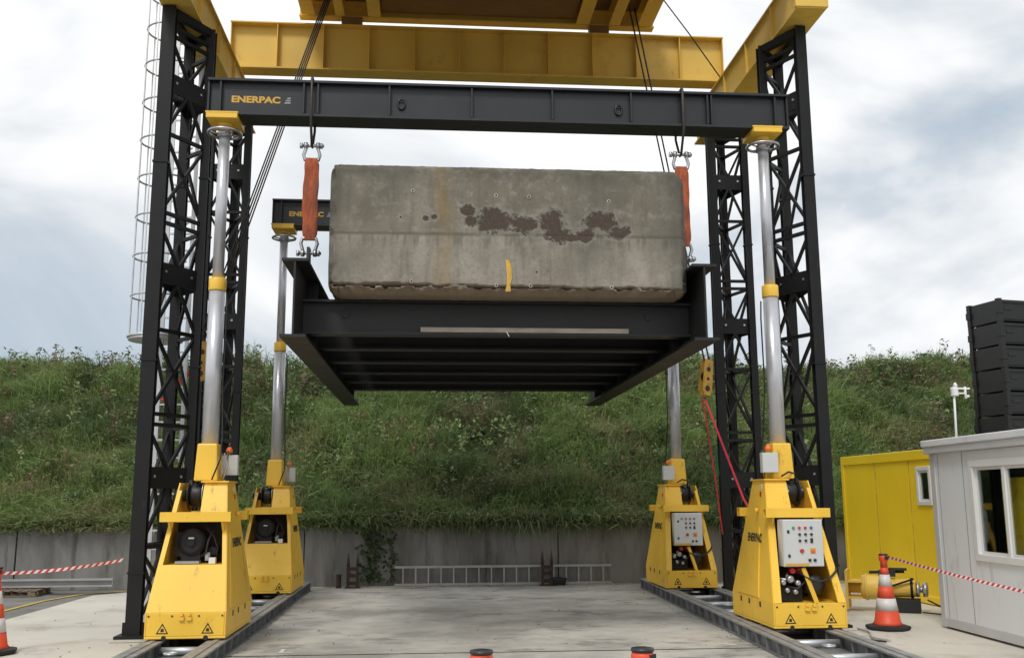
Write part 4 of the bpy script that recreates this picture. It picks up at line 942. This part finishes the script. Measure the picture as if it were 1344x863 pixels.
# ------------------------------------------------------------------ cones and barrier tape
def cone(x, y, rz, label):
    t = empty('traffic_cone', (x, y, .012), rz, label=label, cat='traffic cone', group='red and white traffic cones')
    mb = MB(); mb.lathe([(.29, 0), (.31, .02), (.305, .05), (.20, .07)], n=8, smooth=False); mb.build('base', 'rubber', t)
    R = lambda z: .19-(z-.06)*(.19-.05)/.80
    mb = MB(); prof = [(R(.06)+.025, .062), (R(.10), .10), (R(.26), .26)]; mb.lathe(prof, n=28); mb.build('body_band', 'cone_red', t)
    for z0, z1, m_ in ((.26, .43, 'cone_white'), (.43, .60, 'cone_red'), (.60, .76, 'cone_white'), (.76, .86, 'cone_red')):
        mb = MB(); mb.lathe([(R(z0)+(.002 if 'white' in m_ else 0), z0), (R(z1)+(.002 if 'white' in m_ else 0), z1)], n=28); mb.build('body_band', m_, t)
    mb = MB(); mb.lathe([(.052, .86), (.046, .93), (.062, .955), (.066, 1.01), (.058, 1.03)], n=20); hd = mb.build('tape_head', 'cone_red', t)
    q = MB(); q.lathe([(.06, 1.03), (.066, 1.035), (.064, 1.05), (.03, 1.056)], n=20); q.build('cap', 'black_plastic', hd)
    q = MB(); q.box((-.03, -.07, .97), (.03, -.055, 1.02)); q.build('slot', 'hole_dark', hd)
    return t
cone(6.55, 13.9, .3, 'traffic cone standing between the right track and the grey cabin')
cone(-5.46, 13.05, .7, 'traffic cone cut off by the left edge of the picture')
cone(.285, 5.6, .2, 'nearest traffic cone left of centre, only its black cap in view')
cone(1.19, 5.58, .9, 'nearest traffic cone right of centre, only its black cap in view')
def tape(p0, p1, sag, label, step=.045, wd=.04, twist=.15):
    p0, p1 = Vector(p0), Vector(p1); ln = (p1-p0).length; n = int(ln/step)
    t = empty('barrier_tape', p0, label=label, cat='barrier tape', group='red and white barrier tapes')
    pt = lambda u: (p1-p0)*u+Vector((0, 0, -4*sag*u*(1-u)))
    for ci, m_ in ((0, 'tape_red'), (1, 'tape_white')):
        mb = MB()
        for i in range(n):
            if i % 2 != ci: continue
            qs = []
            for u in (i/n, (i+1)/n):
                c = pt(u); an = twist*math.sin(u*9+1); d = (pt(min(1, u+.01))-pt(max(0, u-.01))).normalized(); sd = Vector((d.y, -d.x, 0)).normalized(); uv = (Vector((0, 0, 1))*math.cos(an)+sd*math.sin(an))
                qs.append((c+uv*wd/2+d*.02, c-uv*wd/2-d*.02))
            mb.add([qs[0][0], qs[0][1], qs[1][1], qs[1][0]], [(0, 1, 2, 3)])
        mb.build('stripes', m_, t)
tape((6.60, 13.86, 1.02), (7.245, 8.8, .66), .05, 'barrier tape running from the right cone past the grey cabin')
tape((-5.42, 13.05, .985), (-4.22, 14.0, 1.08), .035, 'barrier tape from the left cone to the front left tower')
tape((.34, 5.6, .99), (1.14, 5.58, .99), .04, 'barrier tape between the two nearest cones', .05)

# ------------------------------------------------------------------ hydraulic power unit lying by the yellow container
hu = empty('hydraulic_motor', (7.55, 16.0, .012), math.radians(-28), label='yellow hydraulic cylinder unit lying on a black block by the yellow container', cat='hydraulic motor')
mb = MB(); mb.box((-.62, -.28, .04), (-.58, .28, .66)); mb.build('mount_plate', 'crane_yellow', hu)
for z in (.2, .46):
    mb = MB(); mb.box((-.58, -.22, z), (-.36, .22, z+.03)); mb.build('gusset', 'crane_yellow', hu)
mb = MB(); mb.lathe([(.10, -.58), (.10, -.40), (.19, -.38), (.20, -.30), (.20, .02), (.17, .05), (.15, .08), (.15, .42), (.13, .46)], (0, 0, .38), 24, axis='X'); mb.build('housing', 'crane_yellow', hu)
mb = MB(); mb.lathe([(.07, .46), (.12, .465), (.12, .52), (.05, .525), (.05, .56), (.115, .565), (.115, .64), (.03, .65)], (0, 0, .36), 20, axis='X'); mb.build('shaft_flange', 'steel', hu)
for x in (-.30, .06, .40):
    mb = MB(); mb.lathe([(.16, x-.02), (.215 if x < .1 else .165, x-.02), (.215 if x < .1 else .165, x+.02), (.16, x+.02)], (0, 0, .38), 24, axis='X'); mb.build('clamp_band', 'black_steel' if x > 0 else 'crane_yellow', hu)
mb = MB(); mb.box((-.1, -.08, .56), (.16, .08, .66)); mb.box((.05, -.05, .66), (.34, .05, .70)); mb.cyl((-.25, 0, .62), (.3, .02, .64), .025, 8); mb.build('valve_block', 'black_plastic', hu)
mb = MB(); mb.bar((.1, -.19, .42), (.44, -.17, .54), .03, .03); mb.build('strut', 'black_steel', hu)
mb = MB(); mb.box((.02, -.18, 0), (.52, .18, .205)); o = mb.build('support_block', 'rubber', None, .006); o.location = hu.location; o.rotation_euler = hu.rotation_euler; tag(o, 'black block supporting the yellow hydraulic cylinder unit', 'block')
def cable(pts, r, label, m='hose', cat='cable'):
    P_ = [Vector(q) for q in pts]; out = []
    for i in range(len(P_)-1):
        p0 = P_[max(0, i-1)]; p1 = P_[i]; p2 = P_[i+1]; p3 = P_[min(len(P_)-1, i+2)]
        for k in range(8):
            t_ = k/8; out.append(.5*((2*p1)+(-p0+p2)*t_+(2*p0-5*p1+4*p2-p3)*t_**2+(-p0+3*p1-3*p2+p3)*t_**3))
    out.append(P_[-1]); mb = MB(); mb.tube(out, r, 6); tag(mb.build('cable', m), label, cat, 'loose cables on the ground')
cable([(8.05, 15.6, .22), (8.4, 15.5, .05), (8.6, 15.1, .03), (8.9, 14.6, .03)], .014, 'black cable trailing from the shaft end of the hydraulic unit')
cable([(7.9, 15.5, .04), (8.2, 15.1, .03), (8.35, 14.7, .03), (8.7, 14.4, .03)], .012, 'black cable on the ground in front of the yellow container')
cable([(5.5, 12.9, .1), (5.65, 12.9, .03), (5.8, 13.3, .03), (5.75, 13.8, .03), (5.95, 14.2, .03), (6.1, 13.6, .03), (5.9, 13.0, .03), (6.0, 12.7, .03)], .014, 'grey white hose lying in loops beside the near right jack', 'galvanised', 'hose')
cable([(5.45, 13.2, .28), (5.6, 13.1, .05), (5.75, 12.8, .03), (5.9, 12.6, .03)], .013, 'black cable hanging from the near right jack to the ground')

# ------------------------------------------------------------------ yellow container and grey cabin
yc = empty('yellow_container', (8.7, 14.45, 0), label='bright yellow site container with small white window', cat='container')
def panel_wall(par, y0, y1, z0, z1, x, ny, m, holes=()):
    st = (y1-y0)/ny
    for i in range(ny):
        a_, b_ = y0+i*st, y0+(i+1)*st
        segs = [(a_, b_, z0, z1)]
        for (ha, hb_, hz0, hz1) in holes:
            ns = []
            for (p0, p1, q0, q1) in segs:
                if hb_ <= p0 or ha >= p1: ns.append((p0, p1, q0, q1)); continue
                c0, c1 = max(ha, p0), min(hb_, p1)
                if p0 < c0: ns.append((p0, c0, q0, q1))
                if c1 < p1: ns.append((c1, p1, q0, q1))
                ns.append((c0, c1, q0, hz0)); ns.append((c0, c1, hz1, q1))
            segs = ns
        mb = MB()
        e_ = .011
        for (p0, p1, q0, q1) in segs: mb.box((x, p0+(e_ if p0 == a_ else 0), q0), (x+.06, p1-(e_ if p1 == b_ else 0), q1))
        mb.build('panel', m, par)
LY = 5.72
panel_wall(yc, .1, LY-.12, .16, 2.52, .03, 4, 'container_yellow', [(2.02, 2.52, 1.72, 2.40)])
mb = MB(); mb.box((.10, .1, .16), (2.42, LY-.1, 2.52)); 
mb = MB(); mb.box((.092, .1, .16), (.10, 2.0, 2.52)); mb.box((.092, 2.54, .16), (.10, LY-.1, 2.52)); mb.build('inner_lining', 'hole_dark', yc)
for z0, z1 in ((0.02, .16), (2.52, 2.70)):
    mb = MB(); mb.box((0, .0, z0), (.14, LY, z1)); mb.box((2.30, 0, z0), (2.44, LY, z1)); mb.box((.14, 0, z0), (2.30, .14, z1)); mb.box((.14, LY-.14, z0), (2.30, LY, z1)); mb.build('rail_frame', 'container_yellow', yc, .012)
for yy in (0, LY-.12):
    for x in (0, 2.32):
        mb = MB(); mb.box((x, yy, .161), (x+.12, yy+.12, 2.519)); mb.build('corner_post', 'container_yellow', yc, .01)
mb = MB(); mb.box((.14, .03, .16), (2.30, .08, 2.52)); mb.box((.14, LY-.08, .16), (2.30, LY-.03, 2.52)); mb.box((2.36, .13, .16), (2.41, LY-.13, 2.52)); mb.box((.145, .145, 2.60), (2.295, LY-.145, 2.66)); mb.build('shell', 'container_yellow', yc)
def window(par, x, y0, y1, z0, z1, fw_, mull=None, deep=.06):
    mb = MB()
    mb.box((x-.03, y0, z0), (x+deep, y1, z0+fw_)); mb.box((x-.03, y0, z1-fw_), (x+deep, y1, z1)); mb.box((x-.03, y0, z0+fw_), (x+deep, y0+fw_, z1-fw_)); mb.box((x-.03, y1-fw_, z0+fw_), (x+deep, y1, z1-fw_))
    if mull: mb.box((x-.02, mull-.035, z0+fw_), (x+deep-.01, mull+.035, z1-fw_))
    w_ = mb.build('window', 'cabin_white', par, .006)
    spans = [(y0+fw_, y1-fw_)] if not mull else [(y0+fw_, mull-.035), (mull+.035, y1-fw_)]
    for k_, (a_, b_) in enumerate(spans):
        xx = x+.012+.02*k_; sh = MB(); f2 = .04; zz0, zz1 = z0+fw_, z1-fw_
        sh.box((xx-.012, a_, zz0), (xx+.02, b_, zz0+f2)); sh.box((xx-.012, a_, zz1-f2), (xx+.02, b_, zz1)); sh.box((xx-.012, a_, zz0+f2), (xx+.02, a_+f2, zz1-f2)); sh.box((xx-.012, b_-f2, zz0+f2), (xx+.02, b_, zz1-f2)); sh.build('sash', 'cabin_white', w_)
        q = MB(); q.box((xx, a_+f2, zz0+f2), (xx+.006, b_-f2, zz1-f2)); q.build('pane', 'glass', w_)
    return w_
for yy in (1.42, 2.80, 4.17):
    q = MB(); q.box((.024, yy-.010, .17), (.03, yy+.010, 2.51)); q.build('seam', 'line_yellow', yc)
window(yc, .03, 2.02, 2.52, 1.72, 2.40, .07)
# grey cabin, a little turned
gc = empty('grey_cabin', (7.42, 14.02, 0), math.radians(178.2)+math.pi, label='light grey portable cabin with white framed sliding window', cat='cabin')
CL = 6.0   # runs toward the camera: local -Y
def gbox(mb, lo, hi): return mb.box(lo, hi)
wy0, wy1 = -2.75, -1.12; wz0, wz1 = 1.02, 2.36
mb = MB(); e_ = .008
for (p0, p1, q0, q1) in ((-.92, -.14, .16, 2.50),):
    q = MB(); q.box((.02, p0+e_, q0), (.07, p1-e_, q1)); q.build('panel', 'cabin_grey', gc)
q = MB(); q.box((.02, wy1, .16), (.07, -.92-e_, 2.50)); q.box((.02, wy0, .16), (.07, wy1, wz0)); q.box((.02, wy0, wz1), (.07, wy1, 2.50)); q.box((.02, -2.9, .16), (.07, wy0, 2.5)); q.build('panel', 'cabin_grey', gc)
for k in range(3):
    q = MB(); q.box((.02, -3.92-.98*k, .16), (.07, -2.908-.98*k, 2.50)); q.build('panel', 'cabin_grey', gc)
for yy in (-.22, -.92, -2.90):
    q = MB(); q.box((.016, yy-.006, .17), (.0199, yy+.006, 2.49)); q.build('seam', 'text_grey', gc)
q = MB(); q.box((.008, -2.86, wz1-.0), (.0195, -.98, 2.495)); q.build('shutter_box', 'cabin_white', gc)
window(gc, .02, wy0, wy1, wz0, wz1, .09, mull=(wy0+wy1)/2-.02)
for yy in (0, -CL+.14):
    for x in (0, 2.30):
        q = MB(); q.box((x, yy-.14, .02), (x+.14, yy, 2.50)); q.build('corner_post', 'cabin_trim', gc, .01)
q = MB(); q.box((0, -CL, .04), (.12, -.141, .158)); q.box((2.32, -CL+.15, .04), (2.43, -.15, .158)); q.box((.13, -CL+.1, .10), (2.31, -.1, .15)); q.build('floor_frame', 'cabin_trim', gc)
q = MB(); q.box((-.06, -CL-.06, 2.501), (2.50, .06, 2.60)); q.build('eaves', 'cabin_trim', gc, .01)
q = MB(); q.box((-.08, -CL-.08, 2.6005), (2.52, .08, 2.70)); q.build('roof', 'cabin_grey', gc, .015)
q = MB(); q.box((.3, -.8, 2.7005), (.5, -.6, 2.74)); q.build('roof_cap', 'cabin_white', gc)
q = MB(); q.box((.141, -.08, .16), (2.30, -.03, 2.50)); q.box((.141, -CL+.03, .16), (2.30, -CL+.08, 2.50)); q.box((2.36, -CL+.13, .16), (2.41, -.13, 2.50)); q.build('shell', 'cabin_grey', gc)
q = MB(); q.box((.15, -CL+.15, .17), (2.29, -.13, .19)); q.box((2.33, -CL+.15, .19), (2.35, -.13, 2.45)); q.box((.15, -.11, .19), (2.29, -.09, 2.45)); q.box((.15, -CL+.12, .19), (2.29, -CL+.14, 2.45)); q.box((.15, -CL+.15, 2.46), (2.29, -.13, 2.48)); q.build('lining', 'interior', gc)
q = MB(); q.box((.17, -2.72, .20), (.50, -1.60, 2.12)); o = q.build('added_yellow_box', 'container_yellow', None, .01); o.location = gc.location; o.rotation_euler = gc.rotation_euler; tag(o, 'yellow box added behind the right pane of the grey cabin window for the yellow in its glass', 'added box')  # box added behind the glass so the right pane shows yellow
# weather mast on the roof
wm = empty('weather_mast', (7.9, 14.0-.0, 2.70), label='white weather sensor mast standing on the cabin roof corner', cat='mast')
wm.location = (7.78, 13.85, 2.70)
mb = MB(); mb.cyl((0, 0, 0), (.02, 0, .68), .017, 8); mb.cyl((0, 0, 0), (0, 0, .02), .05, 10); mb.build('pole', 'cabin_white', wm)
mb = MB(); mb.lathe([(.055, .66), (.06, .68), (.05, .70), (.06, .72), (.05, .74), (.06, .76), (.045, .79)], (.03, 0, 0), 12); mb.lathe([(.02, .79), (.035, .81), (.012, .86)], (.05, 0, 0), 10); mb.build('sensor', 'cabin_white', wm)
mb = MB(); mb.box((.08, -.012, .76), (.27, .012, .785)); mb.box((.08, -.012, .69), (.2, .012, .71)); mb.cyl((.2, 0, .62), (.2, 0, .80), .018, 8); mb.lathe([(.008, .6), (.032, .62), (.008, .64)], (.235, 0, .035), 10); mb.build('wind_arm', 'cabin_white', wm)
# ------------------------------------------------------------------ black crates
cw, cd, ch = 2.0, 1.0, .515
for k in range(12):
    zz = .012+k*ch; o_ = (random.uniform(-.02, .02), random.uniform(-.02, .02))
    ordn = {11: 'topmost', 10: 'second from the top', 9: 'third from the top', 8: 'fourth from the top', 7: 'fifth from the top', 6: 'sixth from the top'}.get(k)
    t = empty('stacking_crate', (12.45+o_[0], 20.0+o_[1], zz), math.radians(-10.5)*-1*1.0, cat='crate', group='black crates stacked behind the grey cabin',
              label=f'black stacking crate, {ordn} of the stack' if ordn else 'black stacking crate hidden low in the stack behind the cabin')
    mb = MB(); g = .03
    mb.box((.03, .03, .012), (cw-.03, cd-.03, ch-.03)); mb.build('body', 'crate_black', t)
    for x in (0, cw-.10):
        for y in (0, cd-.10):
            q = MB(); q.box((x, y, 0), (x+.10, y+.10, ch-.004)); q.box((x-.015, y-.015, .18), (x+.115, y+.115, .33)); q.build('corner_post', 'crate_black', t)
    q = MB(); q.box((.101, .008, ch-.10), (cw-.101, cd-.008, ch-.045)); q.box((.101, .008, .05), (cw-.101, .02, .10)); q.build('rim', 'crate_black', t)
    for hx in (.16, cw-.36): q = MB(); q.box((hx, .012, .26), (hx+.2, .0295, .33)); q.build('handle_slot', 'hole_dark', t)

# ------------------------------------------------------------------ loose grit on the yard
gm = MB()
for k in range(700):
    u = random.random()
    if u < .45: x, y = random.uniform(-6, 9), 21.75-abs(random.gauss(0, .12))
    elif u < .75: x, y = random.choice((-2.40, -3.56, 4.15, 5.5))+random.gauss(0, .06), random.uniform(9, 20)
    else: x, y = random.uniform(-6, 7), random.uniform(10.5, 21)
    r = random.uniform(.006, .02)*(1.3 if u < .45 else 1); a_ = random.random()*6
    pts = [(x+r*math.cos(a_+i*1.57)*random.uniform(.7, 1.2), y+r*math.sin(a_+i*1.57)*random.uniform(.7, 1.2), .013) for i in range(4)]
    gm.add(pts+[(x, y, .013+r*random.uniform(.5, 1))], [(0, 1, 4), (1, 2, 4), (2, 3, 4), (3, 0, 4)])
mat('grit', (.20, .18, .15), .9, var=.5, scale=30)
tag(gm.build('grit', 'grit'), 'loose grit and small stones along the wall and the tracks', 'grit', kind='stuff')
